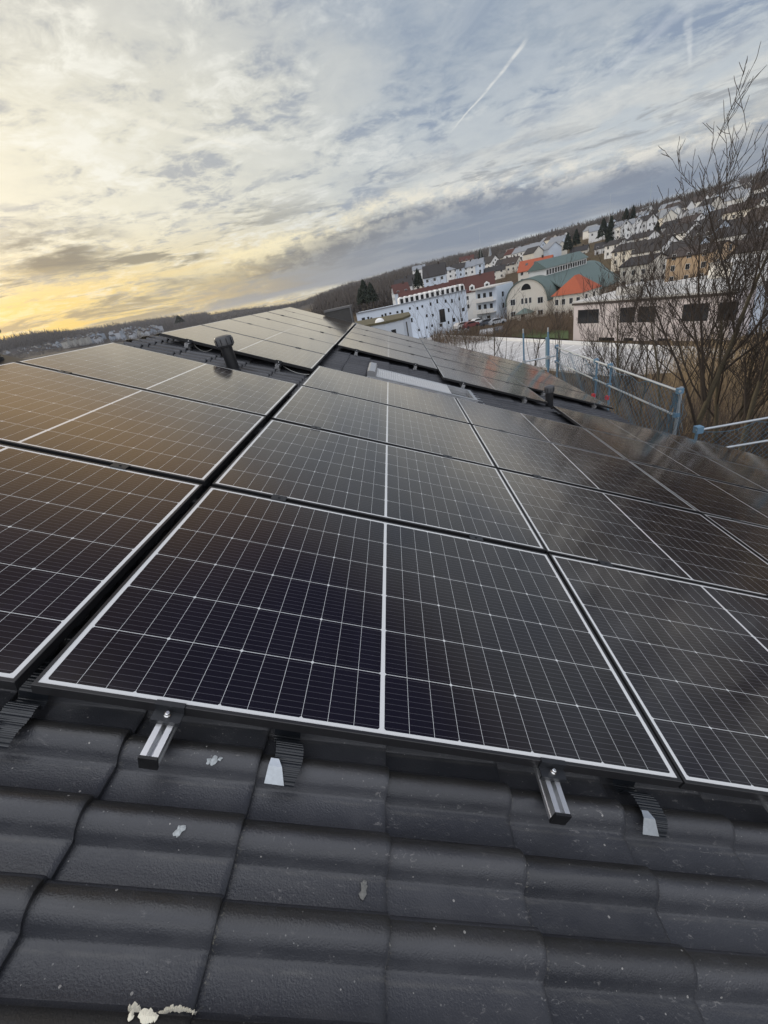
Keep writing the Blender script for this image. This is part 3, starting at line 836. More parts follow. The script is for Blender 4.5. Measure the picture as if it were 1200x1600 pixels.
# ------------------------------------------------------------------ roof window with a half closed shutter
def roof_window():
    o = empty('roof_window', on_roof(.60, 5.16, TW), 'roof window with an aluminium roller shutter pulled almost down', 'roof window')
    U, V, T = 1.60, .68, .075
    m = MB()
    for a in ((0, U, 0, .055), (0, U, V - .055, V), (0, .05, .055, V - .055), (U - .055, U, .055, V - .055)): m.box(a[0], a[1], a[2], a[3], -.06, T)
    m.build('frame', M_ALU2, o)
    m = MB(); m.prism([(-.005, T), (.12, T), (.12, T + .035), (.10, T + .062), (.02, T + .062), (-.005, T + .045)], -.012, V + .012, 1); m.build('shutter_box', M_ALU2, o)
    m = MB(); n = 34; b = 0
    for i in range(n):
        x0 = .12 + i * .0325; x1 = x0 + .0325
        m.prism([(x0, T - .016), (x1 - .002, T - .016), (x1 - .002, T - .006), (x0 + .016, T - .001), (x0, T - .006)], .05, V - .05, 1)
    m.build('roller_shutter', mat('light_lacquer', (.52, .53, .54), .35), o)
    m = MB(); m.box(.05, U - .055, .055, V - .055, .022, .028); m.build('pane', M_WIN, o)
    m = MB(); m.box(U, U + .14, -.05, V + .05, .010, .026); m.box(-.06, U + .14, -.075, -.02, .012, .034); m.box(-.06, U + .14, V + .02, V + .075, .012, .034); m.build('apron', M_ALU2, o)
    return o
roof_window()

# ------------------------------------------------------------------ slate clad chimney at the far end of the block
def chimney():
    base = ROOF @ Vector((-.44, 11.86, TW))
    o = empty('chimney', Matrix.Translation(base), 'square chimney clad in dark slate with a pale metal flashing foot', 'chimney')
    hw, hd = .33, .30; z0, z1 = -.3, .36
    m = MB(); n = 11
    for i in range(n):
        a = z0 + (z1 - z0) * i / n; b = z0 + (z1 - z0) * (i + 1) / n; g = .008
        m.prism([(-hw - g, -hd - g), (hw + g, -hd - g), (hw + g, hd + g), (-hw - g, hd + g)], a, a + .004, 2)
        q = len(m.v)
        lo = [(-hw - g, -hd - g, a + .004), (hw + g, -hd - g, a + .004), (hw + g, hd + g, a + .004), (-hw - g, hd + g, a + .004)]
        hi = [(-hw, -hd, b), (hw, -hd, b), (hw, hd, b), (-hw, hd, b)]
        for j in range(4): m.poly([lo[j], lo[(j + 1) % 4], hi[(j + 1) % 4], hi[j]])
    m.build('shaft', M_SLATE, o)
    m = MB(); m.box(-hw - .03, hw + .03, -hd - .03, hd + .03, z1, z1 + .05); m.box(hw + .006, hw + .026, -hd - .03, -hd + .04, z0, z1); m.build('cap', mat('lead_grey', (.12, .12, .125), .5, .3), o)
    m = MB(); S = Matrix.Rotation(PITCH, 4, 'Y')
    m.box(-hw - .14, hw + .14, -hd - .16, -hd - .012, .035, .13, M=S); m.box(-hw - .10, hw + .16, -hd - .02, hd + .12, .035, .075, M=S); m.build('flashing', M_LTROOF, o)
chimney()

# loose cables hanging at the near edge of the far block
def cable(pts, label):
    m = MB(); P = [ROOF @ Vector(p) for p in pts]; B = P[0]
    m.tube([tuple(p - B) for p in P], .0035, 5)
    o = m.build('solar_cable', M_CABLE, None, B); tag(o, label, 'cable')
def sag(a, b, d, n=9):
    return [tuple(np.array(a) * (1 - t) + np.array(b) * t + np.array([0, 0, -d * 4 * t * (1 - t)])) for t in np.linspace(0, 1, n)]
cable(sag((-.40, 4.44, -.05), (-.05, 4.30, -.055), .03), 'thin grey cable sagging from the rail end left of the wide gap')
cable(sag((-1.42, 4.42, -.05), (-1.22, 4.45, -.05), .05), 'short cable loop at the rail end near the ridge tiles')

# ------------------------------------------------------------------ scaffold guard rails with nets
def net(m, P, nu, nv, cell, rad=.0036):
    """diamond mesh over a patch P(s, t), s in 0..nu metres, t in 0..nv metres"""
    for sgn in (1, -1):
        c = -nv
        while c < nu + nv:
            pts = []
            for t in np.linspace(0, nv, 7):
                s = c + sgn * t if sgn == 1 else c + nv - t
                if 0 <= s <= nu: pts.append(P(s, t))
            if len(pts) > 1: m.tube(pts, rad, 3, cap=False)
            c += cell
def scaffold():
    X = 5.82
    o = empty('scaffold_guardrail', Matrix.Translation((X, 6.9, 0)), 'scaffold guard rail of pale tubes along the eave, blue posts with red clips', 'guard rail', 'scaffold guard rails')
    L = 6.2
    m = MB(); m.tube([(0, -.05, 5.60), (0, L, 5.60)], .024, 8); m.build('top_rail', M_GALV, o)
    m = MB(); m.tube([(0, -.02, 5.15), (0, L, 5.15)], .022, 8); m.build('mid_rail', M_GALV, o)
    for i, y in enumerate((0.0, 2.65, 3.4, L)):
        m = MB(); m.tube([(.045, y, 3.2), (.045, y, 5.66)], .023 if i else .030, 8); p = m.build('post', M_BLUEST if i else M_GALV, o)
        m = MB(); m.box(-.025, .075, y - .04, y + .04, 5.55, 5.645); m.build('coupler', M_BLUEST, p)
        m = MB(); m.box(-.022, .075, y - .035, y + .035, 5.11, 5.19); m.build('coupler', M_BLUEST, p)
        if i in (1, 2):
            m = MB(); m.box(-.03, .04, y - .045, y + .045, 4.80 - .12 * (i == 2) , 4.89 - .12 * (i == 2)); m.build('red_clip', M_RED, p)
    m = MB(); nz = rng.normal(0, 1, 64)
    def P(s, t):
        sag_ = .05 * math.sin(s * 3.1) + .03 * math.sin(s * 7.7 + 1)
        return (-.03 + .04 * math.sin(s * 5 + t * 6) , s, 5.56 + sag_ * (1 - t) - t)
    net(m, P, L, 1.05, .12)
    for k_ in range(2):
        m.tube([P(s, .0 if k_ == 0 else 1.03) for s in np.linspace(0, L, 50)], .006, 4, cap=False)
    # bunched end of the net at the corner post
    for _ in range(26):
        a = np.array([.02 + random.gauss(0, .04), random.gauss(.06, .05), 5.55]); pts = [a]
        for j in range(8): pts.append(pts[-1] + np.array([random.gauss(0, .035), random.gauss(0, .04), -.13]))
        m.tube(pts, .004, 3, cap=False)
    q = m.build('safety_net', M_NET, None, (X, 6.9, 0)); tag(q, 'blue safety net tied to the guard rail along the eave', 'net', 'scaffold nets')
    # end bay beyond the roof
    o = empty('scaffold_guardrail', Matrix.Translation((4.81, 13.0, 0)), 'far end bay of the scaffold, two tall blue posts joined by a low bar', 'guard rail', 'scaffold guard rails')
    for x in (0, .74):
        m = MB(); m.tube([(x, 0, 3.0), (x, 0, 6.2 if x == 0 else 6.1)], .027, 8); p = m.build('post', M_BLUEST, o)
        m = MB(); m.tube([(x, 0, 6.1 if x else 6.2), (x, 0, 6.22 if x else 6.32)], .02, 6); m.box(x - .05, x + .05, -.05, .05, 5.30, 5.40); m.build('spigot', M_GALV, p)
    m = MB(); m.box(.76, .80, .03, .30, 5.0, 5.9); m.build('brace_panel', M_BLUEST, o)
    m = MB(); m.tube([(0, 0, 5.35), (.95, 0, 5.35)], .024, 8); m.build('low_bar', M_GALV, o)
    # the rail that turns outward at the jog
    o = empty('scaffold_guardrail', Matrix.Translation((6.0, 6.5, 0)), 'scaffold guard rail of two pale tubes at the right edge of the photo', 'guard rail', 'scaffold guard rails')
    m = MB(); m.tube([(-.02, 0, 4.95), (3.6, 0, 4.99)], .022, 8); m.build('top_rail', M_GALV, o)
    m = MB(); m.tube([(.55, -.02, 4.53), (3.6, -.02, 4.54)], .022, 8); m.build('mid_rail', M_GALV, o)
    for x in (.03, 2.2):
        m = MB(); m.tube([(x, .05, 3.0), (x, .05, 5.0)], .023, 8); p = m.build('post', M_BLUEST, o)
        m = MB(); m.box(x - .05, x + .06, -.03, .09, 4.89, 5.01); m.build('coupler', M_BLUEST, p)
    m = MB()
    def P2(s, t): return (s, .02 + .03 * math.sin(s * 6), 4.93 - .10 * abs(math.sin(s * 3.2)) * (1 - t) - t)
    net(m, P2, 3.5, .9, .12)
    m.tube([P2(s, 0) for s in np.linspace(0, 3.5, 50)], .006, 4, cap=False)
    q = m.build('safety_net', M_NET, None, (6.0, 6.5, 0)); tag(q, 'blue safety net sagging from the two rails at the right edge', 'net', 'scaffold nets')
scaffold()

# ------------------------------------------------------------------ buildings
def win_mesh():
    m = MB()
    m.box(-.5, .5, -.03, .002, 0, 1, mi=0)
    m.box(-.43, -.02, -.034, -.03, .06, .94, mi=1); m.box(.02, .43, -.034, -.03, .06, .94, mi=1)
    return m.mesh('window', [M_WFRAME, M_WIN])
def win_dark_mesh():
    m = MB(); m.box(-.5, .5, -.03, .002, 0, 1, mi=0); m.box(-.47, -.02, -.034, -.03, .03, .97, mi=1); m.box(.02, .47, -.034, -.03, .03, .97, mi=1)
    return m.mesh('window', [M_BLACK, M_WIN])
WINM, WIND = win_mesh(), win_dark_mesh()
def window(parent, x, y, z, w, h, ang=0.0, me=None, tilt=0.0):
    o = link('window', me or WINM, parent, (x, y, z)); o.rotation_euler = (tilt, 0, ang); o.scale = (w, 1, h); return o
def frame_at(p, heading):
    """local x along 'heading' (degrees clockwise from +Y), local y to its left ... z up"""
    a = R_(heading); ex = Vector((math.sin(a), math.cos(a), 0)); ey = Vector((-math.cos(a), math.sin(a), 0))
    M = Matrix(((ex.x, ey.x, 0, p[0]), (ex.y, ey.y, 0, p[1]), (0, 0, 1, p[2]), (0, 0, 0, 1)))
    return M
def gable_house(p, heading, L, D, hw, hr, wall, roof, label, group=None, wins=True, sink=2.0, skylights=0, cat='house', chim=True, over=.35, dormers=0):
    """ridge along local x; local -y is the side turned to the right of the heading"""
    o = empty('house', frame_at(p, heading), label, cat, group)
    m = MB()
    out = [(-D / 2, -sink), (D / 2, -sink), (D / 2, hw), (0, hw + hr), (-D / 2, hw)]
    m.prism([(a, b) for a, b in out], -L / 2, L / 2, 0); m.build('wall', wall, o)
    m = MB(); t = .22; s = hr / (D / 2)
    ov = over
    for sg in (-1, 1):
        e = D / 2 + ov
        m.prism([(0, hw + hr + .03), (sg * e, hw + hr + .03 - s * e), (sg * e, hw + hr + .03 - s * e + t), (0, hw + hr + .03 + t * 1.1)][::sg], -L / 2 - ov, L / 2 + ov, 0)
    r = m.build('roof', roof, o)
    if chim:
        m = MB(); m.box(L * .18, L * .18 + .7, -.5, .2, hw + hr * .6, hw + hr + .9); m.build('chimney', M_BRROOF, r)
    if wins:
        fl = [.9] if hw < 3.6 else [.9, 3.5] if hw < 6.5 else [.9, 3.5, 6.1]
        n = max(2, int(L / 3.2))
        for z in fl:
            for i in range(n):
                x = (i + .5 - n / 2) * L / n
                window(o, x, -D / 2, z, 1.2, 1.35)
                window(o, x, D / 2, z, 1.2, 1.35, math.pi)
        for sg, an in ((-1, -math.pi / 2), (1, math.pi / 2)):
            for z in fl:
                for y in (-D * .22, D * .22): window(o, sg * L / 2, y, z, 1.1, 1.35, an)
            if hr > 2.2: window(o, sg * L / 2, 0, hw + .35, 1.2, 1.2, an)
        a = math.atan2(hr, D / 2)
        for i in range(skylights):
            x = (i + .5 - skylights / 2) * L / max(skylights, 1) * .8
            window(r, x, -D * .27, hw + hr - s * D * .27 + .28, 1.0, 1.3, 0, WIND, -(math.pi / 2 - a))
    for i in range(dormers):
        x = (i + .5 - dormers / 2) * L / dormers
        m = MB(); m.prism([(x - .9, hw + .2), (x + .9, hw + .2), (x + .9, hw + 1.5), (x, hw + 2.1), (x - .9, hw + 1.5)], -D / 2 + .1, -.3, 1); d = m.build('dormer', wall, o)
        window(d, x, -D / 2 + .1, hw + .45, 1.0, 1.0)
    return o
def flat_house(p, heading, L, D, hw, wall, label, group=None, rows=(), sink=2.0, roofm=None, cat='building', rim=.35):
    """rows: (face, z, height, [(x, width), ...], mesh) with face 0 = -y, 1 = +x end"""
    o = empty('building', frame_at(p, heading), label, cat, group)
    m = MB(); m.box(-L / 2, L / 2, -D / 2, D / 2, -sink, hw); m.build('wall', wall, o)
    m = MB(); m.box(-L / 2 - .15, L / 2 + .15, -D / 2 - .15, D / 2 + .15, hw, hw + rim); m.build('roof', roofm or M_CONC, o)
    for face, z, h, ws, me in rows:
        for x, w in ws:
            if face == 0: window(o, x, -D / 2, z, w, h, 0, me)
            elif face == 1: window(o, L / 2, x, z, w, h, math.pi / 2, me)
            elif face == 2: window(o, -L / 2, x, z, w, h, -math.pi / 2, me)
    return o

# --- hall with a barrel roof
def hall():
    c = at(823, 500, 142); z = -7.9
    fd = np.array([.76, -.65]); ad = np.array([.65, .76]); hw = 6.3; L = 52
    # local x along the facade (to the right, nearer), local y along the axis (away)
    M = Matrix(((fd[0], ad[0], 0, c[0]), (fd[1], ad[1], 0, c[1]), (0, 0, 1, z), (0, 0, 0, 1)))
    o = empty('hall', M, 'white hall with an arched facade and a green barrel roof', 'hall')
    sp = 4.6; ht = 6.0
    arc = [(hw * math.cos(a), sp + ht * math.sin(a)) for a in np.linspace(0, math.pi, 25)]
    m = MB(); m.prism([(-hw, -3), (hw, -3)] + arc, 0, L, 1); m.build('wall', M_CREAMW, o)
    m = MB(); ra = [(x * 1.05, sp + (zz - sp) * 1.045) for x, zz in arc]
    m.prism([(hw * 1.05, sp - .3)] + ra + [(-hw * 1.05, sp - .3), (-hw * .99, sp - .3)] + [(x * 1.0, zz + .05) for x, zz in arc[::-1]] + [(hw * .99, sp - .3)], -.35, L + .3, 1); rf = m.build('roof', M_GNROOF, o)
    # side aisle roof sweeping down to the right
    m = MB(); m.prism([(hw * .5, sp + 5.2), (hw + 6.5, 3.0), (hw + 6.5, 3.25), (hw * .5, sp + 5.6)], 6, L - 2, 1); m.build('aisle_roof', M_GNROOF, o)
    m = MB(); m.box(hw, hw + 6.2, 7, L - 3, -3, 2.95); m.build('aisle_wall', M_CREAMW, o)
    # clerestory
    m = MB(); m.box(-2.6, 2.6, 8, L - 10, sp + ht - .8, sp + ht + 1.7); cl = m.build('clerestory', M_WHITE, o)
    m = MB(); m.prism([(-3.1, sp + ht + 1.6), (3.1, sp + ht + 1.6), (0, sp + ht + 4.0)], 7.2, L - 9.2, 1); m.build('clerestory_roof', M_GNROOF, cl)
    for i in range(16): window(cl, 2.6, 9 + i * 2.1, sp + ht - .1, 1.5, 1.3, math.pi / 2, WIND)
    # facade windows, the lunette and a small porch
    m = MB(); m.prism([(1.45 * math.cos(a), 8.0 + 1.6 * math.sin(a)) for a in np.linspace(0, math.pi, 11)], -.06, .02, 1); m.build('lunette', M_WIN, o)
    for x, z_, w, h in ((-4.2, 4.3, 1.6, 1.7), (-1.2, 4.3, .75, 1.6), (0, 4.3, .75, 1.6), (1.2, 4.3, .75, 1.6), (4.2, 3.9, 1.7, 1.7), (-4.2, 1.2, 1.6, 1.4), (4.2, .8, 1.6, 1.4)): window(o, x, 0, z_, w, h)
    m = MB(); m.box(-2.0, 2.2, -3.0, -.02, -2, 2.0); pc = m.build('porch', M_CREAMW, o)
    m = MB(); b = [(-2.4, -3.4, 2.0), (2.6, -3.4, 2.0), (2.6, -.02, 2.0), (-2.4, -.02, 2.0)]; tp = (.1, -1.4, 3.4)
    for i in range(4): m.poly([b[i], b[(i + 1) % 4], tp])
    m.poly(b[::-1]); m.build('porch_roof', M_GNROOF, pc)
    window(pc, .2, -3.0, 0.0, 1.2, 1.8, 0, WIND)
hall()
def pavilion():
    a = at(864.6, 462, 133); a[2] = -8.2
    fd = np.array([.66, -.75]); ad = np.array([.75, .66]); W, D, H = 7.8, 9.5, 6.0
    M = Matrix(((fd[0], ad[0], 0, a[0]), (fd[1], ad[1], 0, a[1]), (0, 0, 1, a[2]), (0, 0, 0, 1)))
    o = empty('pavilion', M, 'cream pavilion under a bright orange hipped roof beside the green hall', 'building')
    m = MB(); m.box(0, W, 0, D, -3, H); m.build('wall', M_CREAMW, o)
    m = MB(); e = .5; b = [(-e, -e, H), (W + e, -e, H), (W + e, D + e, H), (-e, D + e, H)]; r1 = (W * .5, D * .38, H + 4.0); r2 = (W * .5, D * .62, H + 4.0)
    m.poly([b[0], b[1], r1]); m.poly([b[1], b[2], r2, r1]); m.poly([b[2], b[3], r2]); m.poly([b[3], b[0], r1, r2]); m.poly(b[::-1]); m.build('roof', M_ORROOF, o)
    for z_ in (3.6, .6):
        for x in (1.0, 2.9, 5.0, 6.9): window(o, x, 0, z_, 1.0, 1.5, 0)
        for y in (2.4, 6.6): window(o, W, y, z_, 1.2, 1.8, math.pi / 2)
pavilion()
# --- orange roofed house behind the hall
def put(px, py, r, z=None):
    p = at(px, py, r); p[2] = terrain(p[0], p[1]) if z is None else z
    return p

# --- long white building, gently curved, red roof with arched dormers
def long_white():
    P = [at(x, y, r) for x, y, r in ((556, 488, 128), (590, 482, 127), (625, 476, 126), (660, 469.5, 127), (695, 462.5, 129), (728, 455.5, 132))]
    zt = 3.4
    o = empty('long_building', Matrix.Translation((P[0][0], P[0][1], 0)), 'long curved white building with rows of tiny windows', 'building')
    B = [np.array([p[0] - P[0][0], p[1] - P[0][1]]) for p in P]
    out = [(b[0] * 1.0, b[1]) for b in B]; back = [(b[0], b[1] + 11.0) for b in B]
    m = MB()
    for i in range(len(B) - 1):
        q = [out[i], out[i + 1], back[i + 1], back[i]]
        m.poly([(*q[0], -9), (*q[1], -9), (*q[1], zt), (*q[0], zt)]); m.poly([(*q[2], -9), (*q[3], -9), (*q[3], zt), (*q[2], zt)])
        m.poly([(*q[0], zt), (*q[1], zt), (*q[2], zt), (*q[3], zt)])
    m.poly([(*back[0], -9), (*out[0], -9), (*out[0], zt), (*back[0], zt)]); m.poly([(*out[-1], -9), (*back[-1], -9), (*back[-1], zt), (*out[-1], zt)])
    w = m.build('wall', M_WHITE2, o)
    m = MB()
    for i in range(len(B) - 1):
        a, b = np.array(out[i]), np.array(out[i + 1]); n = np.array([b[1] - a[1], -(b[0] - a[0])]); n /= np.linalg.norm(n)
        a2, b2 = a + n * .25, b + n * .25
        m.poly([(*a2, zt), (*b2, zt), (*b2, zt + .3), (*a2, zt + .3)]); m.poly([(*a2, zt + .3), (*b2, zt + .3), (*b, zt + .3), (*a, zt + .3)]); m.poly([(*a, zt), (*b, zt), (*b2, zt), (*a2, zt)])
    m.build('cornice', M_LTROOF, o)
    # windows, row by row along the curve
    def along(t):
        s = t * (len(B) - 1); i = min(int(s), len(B) - 2); f = s - i
        a, b = np.array(out[i]), np.array(out[i + 1]); p = a + (b - a) * f
        return p, math.atan2(b[1] - a[1], b[0] - a[0])
    rw = random.Random(5)
    for z_, ts, w_, h_ in ((1.3, np.linspace(.05, .40, 9), .55, .6), (1.5, np.linspace(.47, .94, 8), .5, .85), (-1.3, np.linspace(.42, .95, 9), .5, .85), (-4.0, np.linspace(.46, .94, 8), .5, .8), (-6.8, np.linspace(.50, .94, 7), .5, .8)):
        for t in ts:
            if rw.random() < .12: continue
            p, a = along(t + rw.uniform(-.012, .012)); window(o, p[0], p[1], z_ + rw.uniform(-.35, .35), w_ * rw.choice((1, 1, 1.7)), h_ * rw.uniform(.7, 1.3), a, WIND)
    p, a = along(.76); window(o, p[0], p[1] - .02, -3.2, 1.6, 3.4, a, WIND)
    # red roof set back behind the parapet, from a third of the way on
    m = MB(); rz = zt + 2.9
    ii = [2, 3, 4, 5]
    for i in ii[:-1]:
        a, b = np.array(out[i]), np.array(out[i + 1]); s = np.array([0, 1.0])
        m.poly([(*(a + s * .6), zt + .1), (*(b + s * .6), zt + .1), (*(b + s * 6), rz), (*(a + s * 6), rz)])
        m.poly([(*(a + s * 6), rz), (*(b + s * 6), rz), (*(b + s * 11.4), zt), (*(a + s * 11.4), zt)])
    a = np.array(out[2]); m.poly([(a[0], a[1] + .6, zt + .1), (a[0], a[1] + 6, rz), (a[0], a[1] + 11.4, zt)])
    a = np.array(out[5]); m.poly([(a[0], a[1] + .6, zt + .1), (a[0], a[1] + 11.4, zt), (a[0], a[1] + 6, rz)])
    rf = m.build('roof', M_RDROOF, o)
    for t in np.linspace(.42, .97, 13):
        p, a = along(t); d = MB(); R = Matrix.Translation((p[0], p[1] + .5, zt)) @ Matrix.Rotation(a, 4, 'Z')
        pr = [(-.75, 0), (.75, 0)] + [(.75 * math.cos(q), 1.1 + .75 * math.sin(q)) for q in np.linspace(0, math.pi, 9)]
        d.prism(pr, 0, 3.2, 1); d.v = [tuple(R @ Vector(v)) for v in d.v]; dm = d.build('dormer', M_WHITE, o)
        window(dm, p[0] - math.sin(a) * 0, p[1] + .5, zt + .3, .8, 1.1, a, WIND)
long_white()
# low wing with a mossy flat roof in front of it
def low_wing():
    P = [at(x, y, r) for x, y, r in ((548, 512, 88), (570, 503, 84), (600, 495.5, 82), (628, 491, 83), (641, 497, 87))]
    o = empty('low_wing', Matrix.Translation((P[0][0], P[0][1], 0)), 'low rounded grey wing with a mossy flat roof before the long white building', 'building')
    zt = float(np.mean([p[2] for p in P[1:4]])) - .95; B = [(p[0] - P[0][0], p[1] - P[0][1]) for p in P]
    m = MB()
    for i in range(4): m.poly([(*B[i], -8), (*B[i + 1], -8), (*B[i + 1], zt), (*B[i], zt)])
    bk = [(B[-1][0], B[-1][1] + 9), (B[0][0], B[0][1] + 14)]
    m.poly([(*B[-1], -8), (*bk[0], -8), (*bk[0], zt), (*B[-1], zt)]); m.poly([(*bk[1], -8), (*B[0], -8), (*B[0], zt), (*bk[1], zt)]); m.poly([(*bk[0], -8), (*bk[1], -8), (*bk[1], zt), (*bk[0], zt)])
    m.build('wall', mat('grey_render', (.50, .55, .62), .85, var=.08, vscale=.3), o)
    m = MB(); pl = B + bk; c = np.mean(np.array(pl), 0); q = [tuple(c + (np.array(p) - c) * 1.03) for p in pl]
    m.prism(q, zt, zt + .35, 2); m.build('roof', M_MOSS, o)
    m = MB(); m.lathe([(.9, 0), (.75, .35), (.4, .6), (.001, .68)], 14, M=Matrix.Translation((B[2][0] - 1.0, B[2][1] + 2.0, zt + .35))); m.build('roof_dome', M_WHITE, o)
    for t in (1.93, 2.4):
        i = int(t); f = t - i; a, b = np.array(B[i]), np.array(B[i + 1]); p = a + (b - a) * f
        window(o, p[0], p[1], zt - 3.9, .9, 2.6, math.atan2(b[1] - a[1], b[0] - a[0]), WIND)
    a, b = np.array(B[3]), np.array(B[4]); p = a + (b - a) * .4; window(o, p[0], p[1], zt - 3.2, .6, 2.6, math.atan2(b[1] - a[1], b[0] - a[0]), WIND)
low_wing()
def balcony_house():
    a = at(743, 459, 150); b = at(776, 455.5, 146); zt = 2.6
    d = (b - a)[:2]; L = float(np.linalg.norm(d)); d /= L
    n = np.array([-d[1], d[0]])
    M = Matrix(((d[0], n[0], 0, a[0]), (d[1], n[1], 0, a[1]), (0, 0, 1, -7.5), (0, 0, 0, 1)))
    o = empty('apartment_house', M, 'white flat roofed apartment house with two tiers of balconies', 'building')
    H = 9.8; D = 10
    m = MB(); m.box(0, L, 0, D, -2, H); m.build('wall', M_WHITE2, o)
    m = MB(); m.box(-.4, L * .95, -1.6, D, H, H + .35); m.build('roof', M_CONC, o)
    for z_ in (3.2, 6.4):
        m = MB(); m.box(-.4, L * .95, -1.6, 0, z_ - .25, z_); m.box(-.4, L * .95, -1.6, -1.5, z_, z_ + 1.0); m.build('balcony', M_WHITE, o)
        for x in (1.2, 3.2, 5.4): window(o, x, 0, z_ + .1, 1.0, 2.1, 0, WIND)
    for z_ in (3.4, 6.6): window(o, L, 3.5, z_, 1.0, 1.4, math.pi / 2, WIND)
    for x in (1.2, 4.2): window(o, x, 0, .4, 1.2, 1.6, 0, WIND)
balcony_house()

# --- flat roofed pale building at the right, with its set back upper blocks
def flat_right():
    a = at(897, 473, 92); b = at(1150, 455, 76); zt = -.85
    d = (b - a)[:2]; L = float(np.linalg.norm(d)); d /= L; n = np.array([-d[1], d[0]])
    M = Matrix(((d[0], n[0], 0, a[0]), (d[1], n[1], 0, a[1]), (0, 0, 1, -8.2), (0, 0, 0, 1)))
    o = empty('flat_building', M, 'long pale pink flat roofed building with paired dark windows behind the bare trees', 'building')
    H = 7.3; D = 14
    m = MB(); m.box(0, L, 0, D, -2, H); m.build('wall', M_PINKW, o)
    m = MB(); m.box(-.25, L + .25, -.25, D + .25, H, H + .35); m.build('roof', M_CONC, o)
    m = MB(); m.box(-.25, L + .25, -.28, -.252, H - .25, H + .1); m.build('fascia', M_BRROOF, o)
    for x, w in ((3.3, 4.6), (11.2, 2.8), (14.6, 2.9), (22.0, 3.6), (26.2, 2.4)): window(o, x, 0, 3.9, w, 2.3, 0, WIND)
    for x, w in ((7.5, 3.2), (11.8, 1.8), (18.0, 2.2), (24.5, 2.2)): window(o, x, 0, .5, w, 1.0, 0, WIND)
    # roof storey
    m = MB(); m.box(5.5, 10.5, 4, 9, H + .35, H + 1.6); m.build('roof_box', M_CONC, o)
    return M, L
FLM, FLL = flat_right()
def block(px, py, r, heading, L, D, H, wall, label, rows=(), roofm=None):
    p = put(px, py, r); return flat_house(p, heading, L, D, H, wall, label, None, rows, 4.0, roofm)
block(1160, 455, 112, 98, 9, 8, 7.2, M_WHITE, 'white box shaped house rising behind the flat pale building', ((0, 4.0, 1.2, ((-2, 1.2), (2, 1.2)), WIND), (1, 3.0, 2.2, ((-2, 1.6), (1.5, 1.6)), WIND)))
block(1080, 452, 116, 115, 13, 8, 4.6, M_CONC, 'grey flat roofed block between the flat pale building and the houses', ((0, 1.6, 1.2, ((-4, 1.4), (-1, 1.4), (3, 1.4)), WIND),))
block(1195, 470, 84, 125, 9, 8, 6.2, M_WHITE2, 'bluish white end block at the right edge with one tall dark window', ((0, 1.5, 3.0, ((-2.0, 1.5),), WIND),))

# --- parking deck with bay markings and a white parapet
def parking():
    z = -6.3
    A = [at(x, y, 1) for x, y in ()]
    def onz(px, py, zz): d = ray(px, py); return CAM_LOC + d * ((zz - CAM_LOC[2]) / d[2])
    far = [onz(x, y, z) for x, y in ((628, 523), (740, 529), (864, 536), (940, 541), (1020, 546), (1080, 549), (1177, 556), (1260, 566))]
    near = []
    for i, p in enumerate(far):
        q = far[min(i + 1, len(far) - 1)] - far[max(i - 1, 0)]; q /= np.linalg.norm(q); n = np.array([q[1], -q[0], 0])
        near.append(p + n * 13)
    m = MB()
    for i in range(len(far) - 1):
        a, b, c, d = far[i], far[i + 1], near[i + 1], near[i]
        m.poly([d, c, b, a]); m.poly([(d[0], d[1], z - 3), (c[0], c[1], z - 3), c, d])
    o = m.build('parking_deck', M_SLAB); tag(o, kind='structure')
    m = MB(); m2 = MB()
    for i in range(len(far) - 1):
        a, b = far[i], far[i + 1]; q = (b - a); Ls = np.linalg.norm(q); q /= Ls; n = np.array([q[1], -q[0], 0])
        ang = math.atan2(q[1], q[0]); R = Matrix.Translation(Vector(a.tolist())) @ Matrix.Rotation(ang, 4, 'Z')
        m.box(0, Ls - .01, -.12, .12, -1.2, .55, M=R)
        s = .8
        while s < Ls:
            for off in (.4, 7.4):
                p0 = a + q * s + n * off; p1 = p0 + n * 5.0 + q * 1.4
                w = q * .11; up = np.array([0, 0, .012])
                m2.poly([p0 - w + up, p1 - w + up, p1 + w + up, p0 + w + up])
            s += 2.6
    w = m.build('parapet_wall', M_WHITE); tag(w, 'long low white parapet wall along the far edge of the parking deck', 'wall')
    l = m2.build('parking_lines', M_LINE); tag(l, kind='structure')
    return far, near
PFAR, PNEAR = parking()

